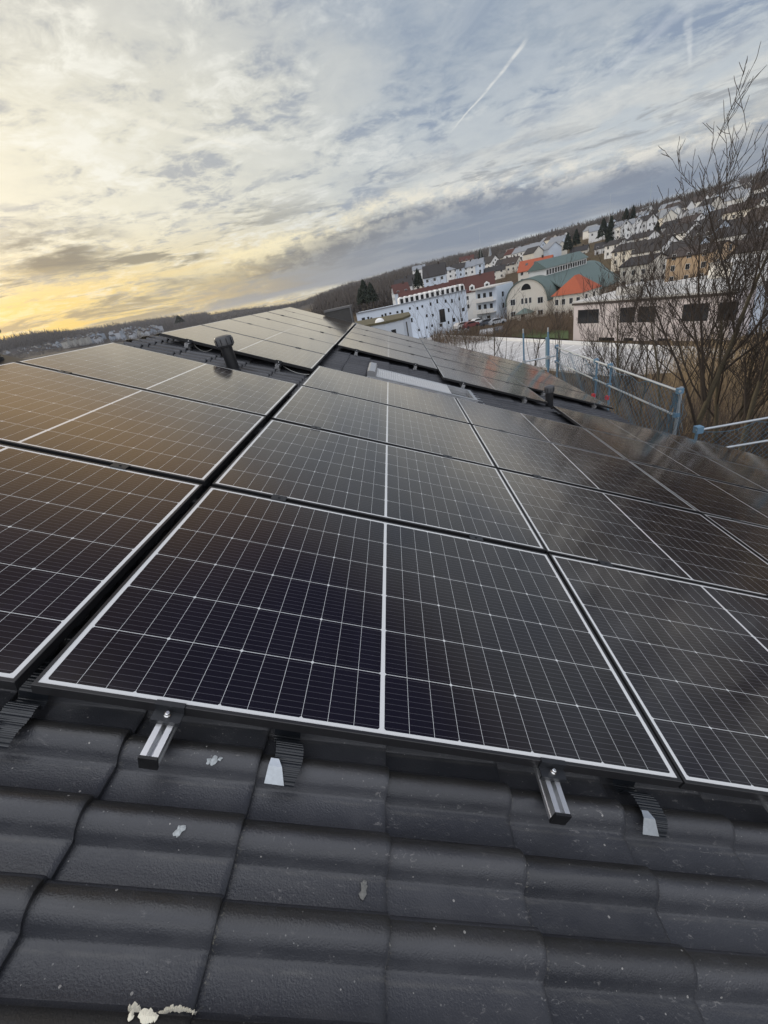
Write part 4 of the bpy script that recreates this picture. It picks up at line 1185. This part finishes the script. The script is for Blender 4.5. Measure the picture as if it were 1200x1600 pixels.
def car(p, heading, colr, label):
    o = empty('parked_car', frame_at(p, heading), label, 'car', 'cars parked behind the white parapet')
    prof = [(-2.1, .30), (2.1, .30), (2.15, .70), (2.0, .88), (1.15, .98), (.45, 1.42), (-1.15, 1.45), (-1.85, 1.02), (-2.12, .92)]
    m = MB(); m.prism(prof, -.86, .86, 1); m.build('body', mat('car_paint', colr, .3), o)
    m = MB(); m.prism([(.98, 1.0), (.42, 1.36), (-1.1, 1.39), (-1.65, 1.04)], -.87, .87, 1); m.build('side_window', M_WIN, o)
    for x in (-1.3, 1.3):
        for y in (-.8, .8):
            m = MB(); m.lathe([(.001, -.1), (.32, -.1), (.32, .1), (.001, .1)], 14, M=Matrix.Translation((x, y, .32)) @ Matrix.Rotation(math.pi / 2, 4, 'X')); m.build('wheel', M_BLACK, o)
for i, (px, py, colr, lab) in enumerate(((757, 521, (.55, .56, .58), 'silver car parked behind the parapet, left of three'), (768, 521, (.62, .63, .65), 'pale grey car parked behind the parapet, middle of three'), (781, 521, (.10, .11, .13), 'dark car parked behind the parapet, right of three'))):
    d = ray(px, py); k_ = int(np.argmin([abs(p[0] / p[1] - d[0] / d[1]) for p in PFAR]))
    q = PFAR[min(k_ + 1, len(PFAR) - 1)] - PFAR[k_]; q /= np.linalg.norm(q); n = np.array([q[1], -q[0]])
    t = (np.hypot(PFAR[k_][0], PFAR[k_][1])) + 3.5
    p = at(px, py, t); p[2] = max(float(terrain(p[0], p[1])), -6.4)
    car(p, 20, colr, lab)

for i, (px, py, r_, hd, colr, lab) in enumerate(((748, 507, 112, 70, (.60, .61, .62), 'white car in the yard left of the arched facade'), (762, 508, 112, 80, (.06, .07, .09), 'black car in the yard between two light ones'),
        (776, 507, 112, 75, (.40, .42, .45), 'grey car in the yard nearest the arched facade'), (735, 512, 110, 60, (.16, .05, .05), 'dark red car in the yard below the balcony house'), (722, 513, 110, 60, (.55, .55, .55), 'light car at the corner of the long white building'))):
    car(at(px, py, r_), hd, colr, lab)
# --- houses on the slopes: (px, py of the foot, distance, ridge heading, length, depth, wall height, roof rise, wall, roof, label)
HS = [
    (969, 384, 300, 160, 6, 7.2, 9.0, 2.3, M_WHITE, M_LTROOF, 'lowest unit of the stepped white row houses on the crest'),
    (988, 380, 304, 160, 6, 7.2, 9.0, 2.3, M_WHITE, M_LTROOF, 'middle unit of the stepped white row houses on the crest'),
    (1008, 375, 308, 160, 7, 7.2, 9.0, 2.3, M_WHITE, M_DKROOF, 'highest unit of the stepped white row houses on the crest'),
    (962, 400, 265, 155, 8, 6.2, 5.1, 1.6, M_WHITE, M_DKROOF, 'small low white house below the stepped row houses'),
    (1003, 392, 262, 155, 11, 7.2, 5.5, 1.8, M_WHITE, M_DKROOF, 'long white house with a low dark roof below the stepped row houses'),
    (985, 412, 215, 159, 12, 7.2, 5.1, 2.0, M_CREAMW, M_DKROOF, 'white bungalow with a long dark roof left of the big gable'),
    (1022, 420, 200, 163, 12, 9.2, 6.1, 3.3, M_WHITE, M_DKROOF, 'big white house with a steep dark roof and skylights'),
    (1060, 395, 240, 164, 13, 9.2, 7.1, 3.0, M_WHITE, M_DKROOF, 'white house with a tall bright gable above the steep dark roof'),
    (1004, 446, 165, 159, 10, 8.2, 6.1, 1.8, M_CREAMW, M_DKROOF, 'square white house with a dark hip like roof behind the flat building'),
    (1102, 398, 215, 165, 11, 9.2, 6.5, 3.3, M_WHITE2, M_DKROOF, 'house with a blue white gable seen between the tree branches'),
    (1088, 440, 150, 158, 12, 8.2, 6.7, 1.6, M_ORANGE, M_BRROOF, 'orange rendered house half hidden by the bare tree'),
    (1150, 398, 205, 160, 14, 8.2, 6.1, 2.5, M_WHITE, M_DKROOF, 'long white house with a dark roof at the right behind the branches'),
    (1190, 372, 225, 165, 11, 9.2, 5.9, 3.6, M_WHITE, M_BRROOF, 'house with a steep brown roof and white gable at the right edge'),
    (1125, 362, 300, 161, 12, 8.2, 7.0, 2.5, M_WHITE2, M_DKROOF, 'bluish house high on the slope behind the tree top'),
    (1090, 352, 345, 161, 11, 8.2, 6.5, 2.2, M_WHITE2, M_LTROOF, 'pale house under the crest, left of the bluish house'),
    (1188, 338, 310, 164, 12, 9.2, 7.0, 2.7, M_WHITE2, M_DKROOF, 'pale blue house high at the right edge of the photo'),
    (1160, 352, 275, 160, 13, 8.2, 6.0, 2.6, M_CREAMW, M_BRROOF, 'house with a broad brown roof below the pale blue one'),
    (1140, 328, 420, 160, 11, 7.2, 6.0, 2.2, M_WHITE, M_DKROOF, 'small white house just under the wooded crest at right'),
    (1060, 352, 410, 160, 10, 7.2, 6.0, 2.2, M_WHITE, M_DKROOF, 'tiny white house on the crest left of the tree top'),
    (1175, 430, 150, 159, 13, 8.2, 5.7, 2.2, M_WHITE, M_BRROOF, 'white house with a brown roof below the long white house'),
    (1048, 372, 330, 160, 10, 8.4, 5.8, 2.6, M_WHITE, M_DKROOF, 'white gabled house right of the highest row house'),
    (1078, 366, 320, 163, 10, 8.4, 6.0, 2.7, M_WHITE, M_BRROOF, 'white house with a brown roof behind the tall forked tree'),
    (1106, 374, 280, 160, 10, 8.4, 5.8, 2.7, M_WHITE2, M_DKROOF, 'bluish gabled house in the middle of the slope behind the branches'),
    (1136, 382, 255, 163, 11, 8.4, 5.8, 2.9, M_WHITE, M_DKROOF, 'white gabled house above the long white one at right'),
    (1112, 340, 400, 156, 11, 8.4, 5.8, 2.6, M_WHITE, M_LTROOF, 'small pale house high on the slope left of the crest house'),
    (1168, 322, 430, 158, 11, 8.4, 5.8, 2.7, M_WHITE2, M_DKROOF, 'small bluish house right of the crest house'),
    (1192, 312, 450, 158, 11, 8.4, 5.8, 2.7, M_WHITE, M_LTROOF, 'uppermost white house at the right edge under the wood'),
    (1085, 334, 450, 156, 10, 8.4, 5.4, 2.4, M_CREAMW, M_DKROOF, 'cream house on the crest behind the top of the forked tree'),
    (1070, 425, 180, 160, 10, 8.4, 5.8, 2.9, M_WHITE2, M_DKROOF, 'white house between the orange house and the steep dark roof'),
    (1190, 410, 185, 163, 10, 8.4, 5.8, 3.0, M_WHITE2, M_DKROOF, 'bluish white gable at the right edge above the box house'),
    (945, 398, 300, 120, 10, 9.0, 3.6, 2.6, M_WHITE, M_DKROOF, 'white house half hidden left of the low row below the crest'),
    (905, 402, 330, 120, 10, 8.0, 3.4, 2.4, M_CREAMW, M_DKROOF, 'cream house behind the green clerestory roof'),
    (934, 369, 400, 110, 12, 10.0, 3.5, 3.0, M_WHITE, M_LTROOF, 'pale roofed house standing alone among the crest trees'),
    (872, 392, 390, 140, 11, 10.0, 6.0, 3.2, M_WHITE2, M_LTROOF, 'bluish gabled house left of the dark conifers'),
    (802, 409, 390, 140, 9, 10.0, 5.5, 3.2, M_WHITE, M_RDROOF, 'white row house with a red roof end on the ridge line'),
    (815, 407, 385, 140, 10, 10.0, 5.5, 3.2, M_WHITE, M_LTROOF, 'white row house beside the red ended one'),
    (827, 404, 380, 140, 10, 10.0, 5.5, 3.2, M_WHITE, M_LTROOF, 'third white row house right of the red ended one'),
    (839, 402, 375, 140, 10, 10.0, 6.0, 3.2, M_WHITE2, M_LTROOF, 'last white row house before the bare crest trees'),
    (789, 425, 330, 130, 10, 10.0, 4.0, 3.6, M_CREAMW, M_DKROOF, 'cream gabled house with a dark roof above the balcony house'),
    (800, 424, 320, 130, 10, 10.0, 4.0, 3.6, M_CREAMW, M_BRROOF, 'brownish gabled house right of the cream gabled house'),
    (767, 422, 350, 150, 10, 9.0, 4.6, 3.8, M_WHITE, M_DKROOF, 'small white house at the foot of the pointed white steeple'),
    (760, 440, 300, 105, 8, 9.0, 4.6, 2.4, M_WHITE, M_DKROOF, 'white row house left of the yellow one'),
    (768, 438, 298, 105, 6, 9.0, 4.6, 2.4, M_YELLOW, M_DKROOF, 'yellow row house between two white ones'),
    (779, 436, 296, 105, 8, 9.0, 4.6, 2.4, M_CREAMW, M_DKROOF, 'cream row house right of the yellow one'),
    (682, 452, 220, 100, 10, 9.0, 5.6, 4.4, M_WHITE2, M_DKROOF, 'white gabled house with three windows above the red roofed building'),
    (700, 437, 300, 95, 13, 9.0, 4.8, 1.8, M_WHITE, M_LTROOF, 'flat pale house with a long window band under the wood'),
    (717, 434, 300, 110, 9, 9.0, 5.0, 2.4, M_WHITE2, M_DKROOF, 'bluish house left of the long stepped roofs'),
    (731, 431, 300, 110, 11, 9.0, 4.6, 2.8, M_WHITE, M_LTROOF, 'white house with a pale roof in the middle of the slope'),
    (744, 429, 300, 110, 10, 9.0, 5.2, 2.8, M_WHITE2, M_LTROOF, 'bluish white house right of the pale roofed one'),
    (730, 415, 420, 100, 12, 9.0, 4.0, 3.0, M_CREAMW, M_RDROOF, 'house with a reddish roof at the edge of the wood'),
    (748, 416, 420, 110, 11, 9.0, 4.0, 2.6, M_WHITE, M_DKROOF, 'dark roofed house left of the steeple'),
    (634, 463, 250, 100, 9, 9.0, 4.6, 3.8, M_WHITE, M_DKROOF, 'white house with a dark roof left of the gabled house'),
    (628, 470, 235, 80, 8, 8.0, 4.0, 3.6, M_WHITE2, M_RDROOF, 'small house behind the left end of the red roof'),
    (648, 456, 270, 95, 9, 9.0, 4.4, 4.2, M_CREAMW, M_DKROOF, 'dark steep roofed house above the left end of the red roof'),
    (656, 430, 420, 100, 11, 9.0, 4.4, 3.0, M_WHITE, M_LTROOF, 'lone pale house high on the wooded slope'),
    (838, 440, 215, 120, 13, 9.0, 5.0, 3.6, M_CREAMW, M_ORROOF, 'house with an orange roof and white skylights behind the hall'),
]
for i, (px, py, r, hd, L, D, hw, hr, wm, rm, lab) in enumerate(HS):
    p = hit(px, py) if r is None else at(px, py, r)
    p = np.array([p[0], p[1], p[2]])
    gable_house(p, hd, L, D, hw, hr, wm, rm, lab, 'houses on the slope across the valley', True, 14.0, 3 if 'skylights' in lab else 0)
for i in range(58):
    rs1 = random.Random(900 + i); a_ = R_(rs1.uniform(13.5, 44)); r_ = rs1.uniform(330, 620)
    x, y = r_ * math.sin(a_), r_ * math.cos(a_)
    gable_house((x, y, float(terrain(x, y))), rs1.uniform(148, 172), rs1.uniform(9, 13), 9, rs1.uniform(4.5, 6.0), 3.2, rs1.choice((M_WHITE, M_WHITE, M_WHITE2, M_CREAMW)), rs1.choice((M_DKROOF, M_LTROOF, M_LTROOF, M_BRROOF)),
                'small white house among the many on the upper slope across the valley', 'small houses on the upper slope', False, 5.0, chim=False)
# gabled end house of the red roofed row, with a tall bright gable
p = at(736, 431, 168); p[2] -= 10.6
gable_house(p, 100, 15, 10, 6.0, 4.4, M_WHITE, M_RDROOF, 'white house with a dark red roof and dormers at the end of the long building', None, True, 8.0, dormers=3)
# steeple
def steeple():
    p = at(767, 418, 375); o = empty('church', Matrix.Translation((p[0], p[1], p[2] - 6)), 'slim white church tower with a pointed white spire on the slope', 'church')
    m = MB(); m.box(-2, 2, -2, 2, -8, 10); m.build('tower', M_WHITE, o)
    m = MB(); m.lathe([(2.6, 10), (1.3, 14), (.02, 21)], 8); m.build('spire', M_LTROOF, o)
steeple()
# distant village behind the ridge, at the left: too small for windows
def tiny_house(p, hd, L, D, hw, hr, wm, rm, lab, grp):
    gable_house(p, hd, L, D, hw, hr, wm, rm, lab, grp, False, 8.0, chim=False)
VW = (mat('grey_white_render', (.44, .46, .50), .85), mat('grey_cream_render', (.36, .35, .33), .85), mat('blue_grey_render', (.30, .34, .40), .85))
def vy(px): return float(np.interp(px, (0, 16, 60, 106, 140, 180, 250), (560, 557, 550, 537, 531, 524, 516)))
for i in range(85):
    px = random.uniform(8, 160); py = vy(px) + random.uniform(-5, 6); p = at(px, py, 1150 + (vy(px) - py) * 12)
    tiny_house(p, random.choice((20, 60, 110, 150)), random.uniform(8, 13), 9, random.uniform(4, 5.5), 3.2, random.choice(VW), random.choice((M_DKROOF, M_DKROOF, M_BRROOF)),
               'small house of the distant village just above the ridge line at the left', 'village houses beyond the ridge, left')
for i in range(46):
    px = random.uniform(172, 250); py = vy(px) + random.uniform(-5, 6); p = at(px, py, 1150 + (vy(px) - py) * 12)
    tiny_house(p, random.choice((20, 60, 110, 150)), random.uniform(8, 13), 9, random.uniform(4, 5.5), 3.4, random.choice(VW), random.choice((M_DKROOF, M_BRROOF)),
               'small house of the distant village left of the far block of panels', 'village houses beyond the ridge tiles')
for i, px in enumerate((104, 114, 124, 134)):
    p = at(px, 537 - (px - 104) * .19, 1060)
    tiny_house(p, 105, 17, 9, 3.6, 2.4, VW[1], M_DKROOF, 'long pale block with a dark roof in the distant village', 'long village blocks beyond the ridge')
M_VTREE = M_WOOD

# ------------------------------------------------------------------ trees
def bare_tree(loc, H, seed, label, r0=.13, spread=.5, levels=4, group=None, fork=.35, dense=1.0, lean=(0, 0), shoots=True):
    rs = np.random.default_rng(seed)
    T = MB(); Cn = MB()
    def grow(p, d, L, r, lv):
        n = 7 if lv == 0 else 6 if lv == 1 else 5
        pts = [p]; dirs = []; q = p.copy(); dd = d.copy()
        for i in range(n):
            j = rs.normal(0, .050 + .012 * lv, 3); dd = dd + j + np.array([0, 0, (.05, .03, .07, .10, .1)[lv]]); dd /= np.linalg.norm(dd)
            q = q + dd * L / n; pts.append(q.copy()); dirs.append(dd.copy())
        rad = [r * (1 - .70 * (i / n) ** 1.0) for i in range(n + 1)]
        rad = [max(q_, .0068) for q_ in rad]; rad[-1] *= .6
        (T if lv == 0 else Cn).tube(pts, rad, 8 if lv == 0 else 5 if lv == 1 else 3, cap=False)
        if lv >= levels: return
        nb = {0: int(8 * dense), 1: int(7 * dense), 2: int(5 * dense), 3: int(3 * dense)}.get(lv, 3)
        for b in range(nb):
            t = (fork if lv == 0 else .18) + (1 - (fork if lv == 0 else .18)) * (b + rs.random()) / nb
            i = min(int(t * n), n - 1); f = t * n - i
            bp = pts[i] * (1 - f) + pts[i + 1] * f
            a = rs.random() * 6.283; e = np.cross(dirs[i], [math.cos(a), math.sin(a), .2]); e /= np.linalg.norm(e) + 1e-9
            sp = spread * (1.0 + .25 * lv) * rs.uniform(.75, 1.3)
            nd = dirs[i] + e * sp + np.array([0, 0, (.12, .22, .30, .3, .3)[lv]]); nd /= np.linalg.norm(nd)
            cl = L * (.62 - .22 * t) * rs.uniform(.75, 1.25) if lv == 0 else L * (.66 - .30 * t) * rs.uniform(.6, 1.2)
            grow(bp, nd, max(cl, .25), min(rad[i] * .55, r * .42), lv + 1)
    d0 = np.array([lean[0], lean[1], 1.0]); d0 /= np.linalg.norm(d0)
    grow(np.array([0., 0., -.3]), d0, H, r0, 0)
    o = empty('bare_tree', Matrix.Translation((loc[0], loc[1], loc[2])), label, 'tree', group)
    T.build('trunk', M_BARK, o, smooth=True); Cn.build('crown', M_TWIG, o)
    return o
GT = 'bare trees beside the scaffold'
def tree_at(px, r, H, seed, label, **kw):
    d = ray(px, 560); x, y = CAM_LOC[0] + d[0] * r, CAM_LOC[1] + d[1] * r
    return bare_tree((x, y, float(terrain(x, y))), H, seed, label, **kw)
tree_at(1086, 17.5, 8.8, 3, 'tall bare tree with an upswept forked crown beyond the scaffold corner', r0=.125, spread=.52, group=GT, fork=.30)
tree_at(1148, 18.0, 7.2, 11, 'bare tree with crossing limbs right of the tall forked tree', r0=.10, spread=.60, group=GT, fork=.34)
tree_at(1205, 16.0, 6.7, 19, 'bare tree cut off by the right edge of the photo', r0=.12, spread=.44, group=GT, fork=.3)
tree_at(976, 24.0, 7.4, 23, 'slimmer bare tree in front of the pale flat building', r0=.10, spread=.44, group=GT, fork=.3)
tree_at(1050, 20.0, 7.2, 31, 'thin bare tree left of the tall forked tree', r0=.08, spread=.45, group=GT, fork=.3, dense=.8)
tree_at(935, 30.0, 6.8, 37, 'slender bare sapling left of the slimmer bare tree', r0=.06, spread=.40, group=GT, fork=.3, dense=.8)
tree_at(1015, 27.0, 6.6, 73, 'bare tree before the widest dark windows of the pale building', r0=.08, spread=.46, group=GT, fork=.2)
tree_at(1125, 26.0, 7.2, 79, 'bare tree standing behind the tall forked tree', r0=.09, spread=.46, group=GT, fork=.2)
tree_at(1178, 24.0, 7.8, 83, 'bare tree behind the two at the right edge', r0=.09, spread=.46, group=GT, fork=.2)
for i, (az_, r, H) in enumerate(((47, 15, 8.5), (53, 19, 10), (59, 14, 10), (66, 17, 11), (73, 15, 10), (50, 27, 11), (62, 26, 12))):
    x, y = r * math.sin(R_(az_)), r * math.cos(R_(az_))
    bare_tree((x, y, float(terrain(x, y))), H, 200 + i, 'bare tree of the row beside the eave, beyond the right edge of the photo', r0=.15, spread=.52, group='bare trees beyond the right edge', fork=.2)
GS = 'bare saplings before the white parapet'
for i, (px, r, H, sd_, lab) in enumerate(((688, 46, 8.0, 41, 'leaning bare sapling before the long white building'), (713, 44, 9.6, 43, 'bare sapling with a wide fan of twigs left of the parked cars'),
        (745, 42, 9.8, 47, 'thick cluster stemmed bare sapling below the balcony house'), (770, 40, 8.4, 53, 'bare sapling just left of the arched hall facade'), (790, 38, 6.4, 59, 'short bare sapling left of the far scaffold post'),
        (832, 40, 8.8, 61, 'tall thin sapling crossing the arched facade'), (875, 44, 8.0, 67, 'sapling in front of the orange roofed pavilion'), (668, 50, 7.6, 71, 'small sapling before the windows of the long white building'))):
    tree_at(px, r, H, sd_, lab, r0=.085, spread=.46, group=GS, fork=.15, dense=.75, levels=3)

# conifers
def conifer(p, H, Rr, seed, label, group=None):
    rs = np.random.default_rng(seed); o = empty('conifer', Matrix.Translation((p[0], p[1], p[2])), label, 'tree', group)
    m = MB(); m.tube([(0, 0, -2), (0, 0, H * .5), (0, 0, H * .97)], [H * .022, H * .014, .03], 6); m.build('trunk', M_BARK, o)
    m = MB(); n = 620
    for i in range(n):
        t = rs.random() ** .8; z = H * (.06 + .94 * t); rad = Rr * (1 - t) ** .75 * rs.uniform(.55, 1.12) + .1
        a = rs.random() * 6.283; s = H * .075 * rs.uniform(.6, 1.4) * (1.15 - .6 * t)
        c = np.array([math.cos(a) * rad, math.sin(a) * rad, z]); dr = np.array([math.cos(a), math.sin(a), -.35]); tg = np.array([-math.sin(a), math.cos(a), rs.normal(0, .2)])
        m.poly([c - dr * s * .9 + np.array([0, 0, s * .35]), c + tg * s * .45, c + dr * s, c - tg * s * .45])
        m.poly([c - dr * s * .9, c - tg * s * .4 + np.array([0, 0, s * .5]), c + dr * s * .5 + np.array([0, 0, -s * .4]), c + tg * s * .4])
    m.build('crown', M_CONIF, o)
CN = [(887, 392, 330, 9.8, 2.9, 'pointed dark conifer left of a bushy bare crest clump'), (900, 384, 335, 9.0, 2.5, 'second dark conifer right of the pointed one'),
      (942, 372, 320, 9.8, 3.2, 'broad dark conifer on the crest left of the columnar one'), (953, 382, 300, 13.1, 2.3, 'tall columnar dark conifer beside the stepped row houses'),
      (977, 352, 380, 9.8, 2.9, 'dark conifer peeking above the row houses, left of two'), (988, 348, 380, 9.8, 2.2, 'dark conifer peeking above the row houses, right of two'),
      (1024, 382, 290, 10, 2.4, 'dark conifer tucked against the highest row house'),
      (573, 474, 210, 9.5, 3.2, 'big dark conifer right of the slate chimney'), (566, 477, 215, 7, 2.4, 'smaller dark conifer behind the slate chimney'), (583, 473, 205, 8, 2.8, 'dark conifer above the roof of the long white building'),
      (282, 505, 520, 7.5, 5.0, 'round dark evergreen left of the far panels'), (655, 450, 250, 9, 2.6, 'small dark evergreen beside the gabled house'), (752, 415, 400, 12, 2.4, 'dark evergreen left of the steeple')]
for i, (px, py, r, H, Rr, lab) in enumerate(CN): conifer(at(px, py, r), H, Rr, 100 + i, lab)

# woods on the far hills, scrub on the slopes, twigs on the near bank: uncountable
def twig_cloud(name, centers, n_each, size, mat_, flat=1.0, seed=5, rad=.02, up=.6, sides=3):
    """many thin tapered shoots round the centers; vectorised"""
    rs = np.random.default_rng(seed); C_ = np.repeat(np.asarray(centers, float), n_each, 0); n = len(C_)
    S = np.repeat(np.broadcast_to(np.asarray(size, float), (len(centers),)), n_each)
    off = rs.normal(0, 1, (n, 3)); off /= np.linalg.norm(off, axis=1)[:, None]; off *= rs.random((n, 1)) ** .45
    off[:, 2] = np.abs(off[:, 2]) * flat
    d = off * .6 + rs.normal(0, .45, (n, 3)) + np.array([0, 0, up]); d /= np.linalg.norm(d, axis=1)[:, None]
    L = S * rs.uniform(.25, .6, n); B = C_ + off * S[:, None] * .75
    B[:, 2] -= S * .12
    a = np.cross(d, rs.normal(0, 1, (n, 3))); a /= np.linalg.norm(a, axis=1)[:, None] + 1e-9; b = np.cross(d, a)
    r_ = (rad * S)[:, None]
    V = np.stack([B + a * r_, B + (-.5 * a + .87 * b) * r_, B + (-.5 * a - .87 * b) * r_, B + d * L[:, None]], 1).reshape(-1, 3)
    i = np.arange(n)[:, None] * 4
    F = np.concatenate([i + [0, 1, 3], i + [1, 2, 3], i + [2, 0, 3]])
    o = np_mesh(name, V, F, mat_); return o
def polar(n, az0, az1, r0, r1, seed, keep=None):
    rs = np.random.default_rng(seed); az = np.radians(rs.uniform(az0, az1, n)); r = np.exp(rs.uniform(np.log(r0), np.log(r1), n))
    x, y = r * np.sin(az), r * np.cos(az); z = terrain(x, y)
    c = np.stack([x, y, z], 1)
    if keep is not None: c = c[keep(np.degrees(az), r, x, y)]
    return c
def wood(name, c, size, seed, n_each=16, mt=None, rad=.035):
    o = twig_cloud(name, c, n_each, size, mt or M_WOOD, 1.3, seed, rad, 1.0); tag(o, kind='stuff'); return o
rs_ = np.random.default_rng(3)
c = polar(5200, -60, -22, 1260, 2300, 1); wood('far_woods', c, rs_.uniform(13, 24, len(c)), 2)
c = polar(6500, -24, 9, 300, 2400, 4, lambda a, r, x, y: (r > 1100) | ((a > -9) & (r > 240 + 55 * np.maximum(a + 1, 0)))); wood('far_woods', c, rs_.uniform(9, 15, len(c)), 5)
c = polar(5200, 8, 52, 560, 1700, 6); wood('far_woods', c, rs_.uniform(8, 13, len(c)), 7)
c = polar(700, -75, -14, 60, 900, 56); wood('valley_trees', c, rs_.uniform(2.5, 5.0, len(c)), 57, 24, M_SCRUB, .018)
c = polar(1100, -60, -18, 940, 1260, 16); wood('village_trees', c, rs_.uniform(5, 10, len(c)), 17)
c = polar(2600, 13, 50, 140, 640, 8, lambda a, r, x, y: vnoise(x / 22, y / 22) > .38); wood('slope_scrub', c, rs_.uniform(2.2, 4.6, len(c)), 9, 24, M_SCRUB, .018)
c = polar(420, -6, 14, 180, 640, 18, lambda a, r, x, y: vnoise(x / 22, y / 22) > .42); wood('slope_scrub', c, rs_.uniform(2.5, 4.6, len(c)), 19, 26, M_SCRUB, .018)
c = polar(520, 5, 22, 100, 138, 10); wood('valley_scrub', c, rs_.uniform(1.6, 3.6, len(c)), 12, 40, M_SCRUB, .010)
c = polar(420, 20, 48, 13, 30, 43); wood('thicket', c, rs_.uniform(1.6, 3.4, len(c)), 44, 50, M_TWIG, .0036)
c = polar(150, 33, 50, 38, 62, 45); wood('thicket', c, rs_.uniform(2.6, 4.6, len(c)), 46, 60, M_BRUSH, .0060)
c = polar(170, 2, 30, 34, 50, 23); wood('thin_twigs', c, rs_.uniform(2.6, 5.2, len(c)), 24, 26, M_TWIG, .0045)
c = polar(420, 22, 62, 16, 54, 33); wood('dark_brush', c, rs_.uniform(1.4, 3.0, len(c)), 34, 70, M_SCRUB, .0070)
c = polar(520, 24, 62, 16, 52, 13); wood('bank_brush', c, rs_.uniform(1.0, 2.2, len(c)), 14, 80, M_BRUSH, .0090)
# a meadow strip by the hall and another below the far left hill
def strip(name, pix, dz, mt):
    m = MB(); P = []
    for px, py in pix:
        q = hit(px, py); P.append((q[0], q[1], q[2] + dz))
    m.poly(P); o = m.build(name, mt); tag(o, kind='structure')
M_GRASS = mat('meadow', (.065, .095, .030), .95, var=.3, vscale=.2)
strip('meadow', ((800, 530), (888, 534), (888, 521), (800, 517)), .5, M_GRASS)
strip('meadow', ((236, 519), (290, 507), (288, 502), (238, 511)), 2.0, mat('far_meadow', (.16, .16, .05), .95, var=.2, vscale=.02))
# television masts on the crest
for px, py, r, H, lab in ((950, 372, 330, 22, 'thin mast rising beside the columnar conifer'), (1012, 352, 340, 22, 'thin mast rising behind the row houses'), (753, 425, 380, 30, 'thin mast left of the white steeple')):
    p = at(px, py, r); m = MB(); m.tube([(0, 0, -3), (0, 0, H)], [.12, .05], 5); o = m.build('mast', M_GALV, None, tuple(p)); tag(o, lab, 'mast')

# ------------------------------------------------------------------ air: far things fade a little to blue grey
def haze():
    m = bpy.data.materials.new('haze'); m.use_nodes = True; t = m.node_tree; t.nodes.clear()
    o_ = t.nodes.new('ShaderNodeOutputMaterial'); v = t.nodes.new('ShaderNodeVolumePrincipled')
    v.inputs['Color'].default_value = (.80, .87, 1.0, 1); v.inputs['Density'].default_value = .00008; v.inputs['Anisotropy'].default_value = .2
    t.links.new(v.outputs[0], o_.inputs['Volume'])
    b = MB(); b.box(-3800, 3800, -3800, 3800, -14, 135); o = b.build('haze', m); tag(o, kind='stuff')
haze()
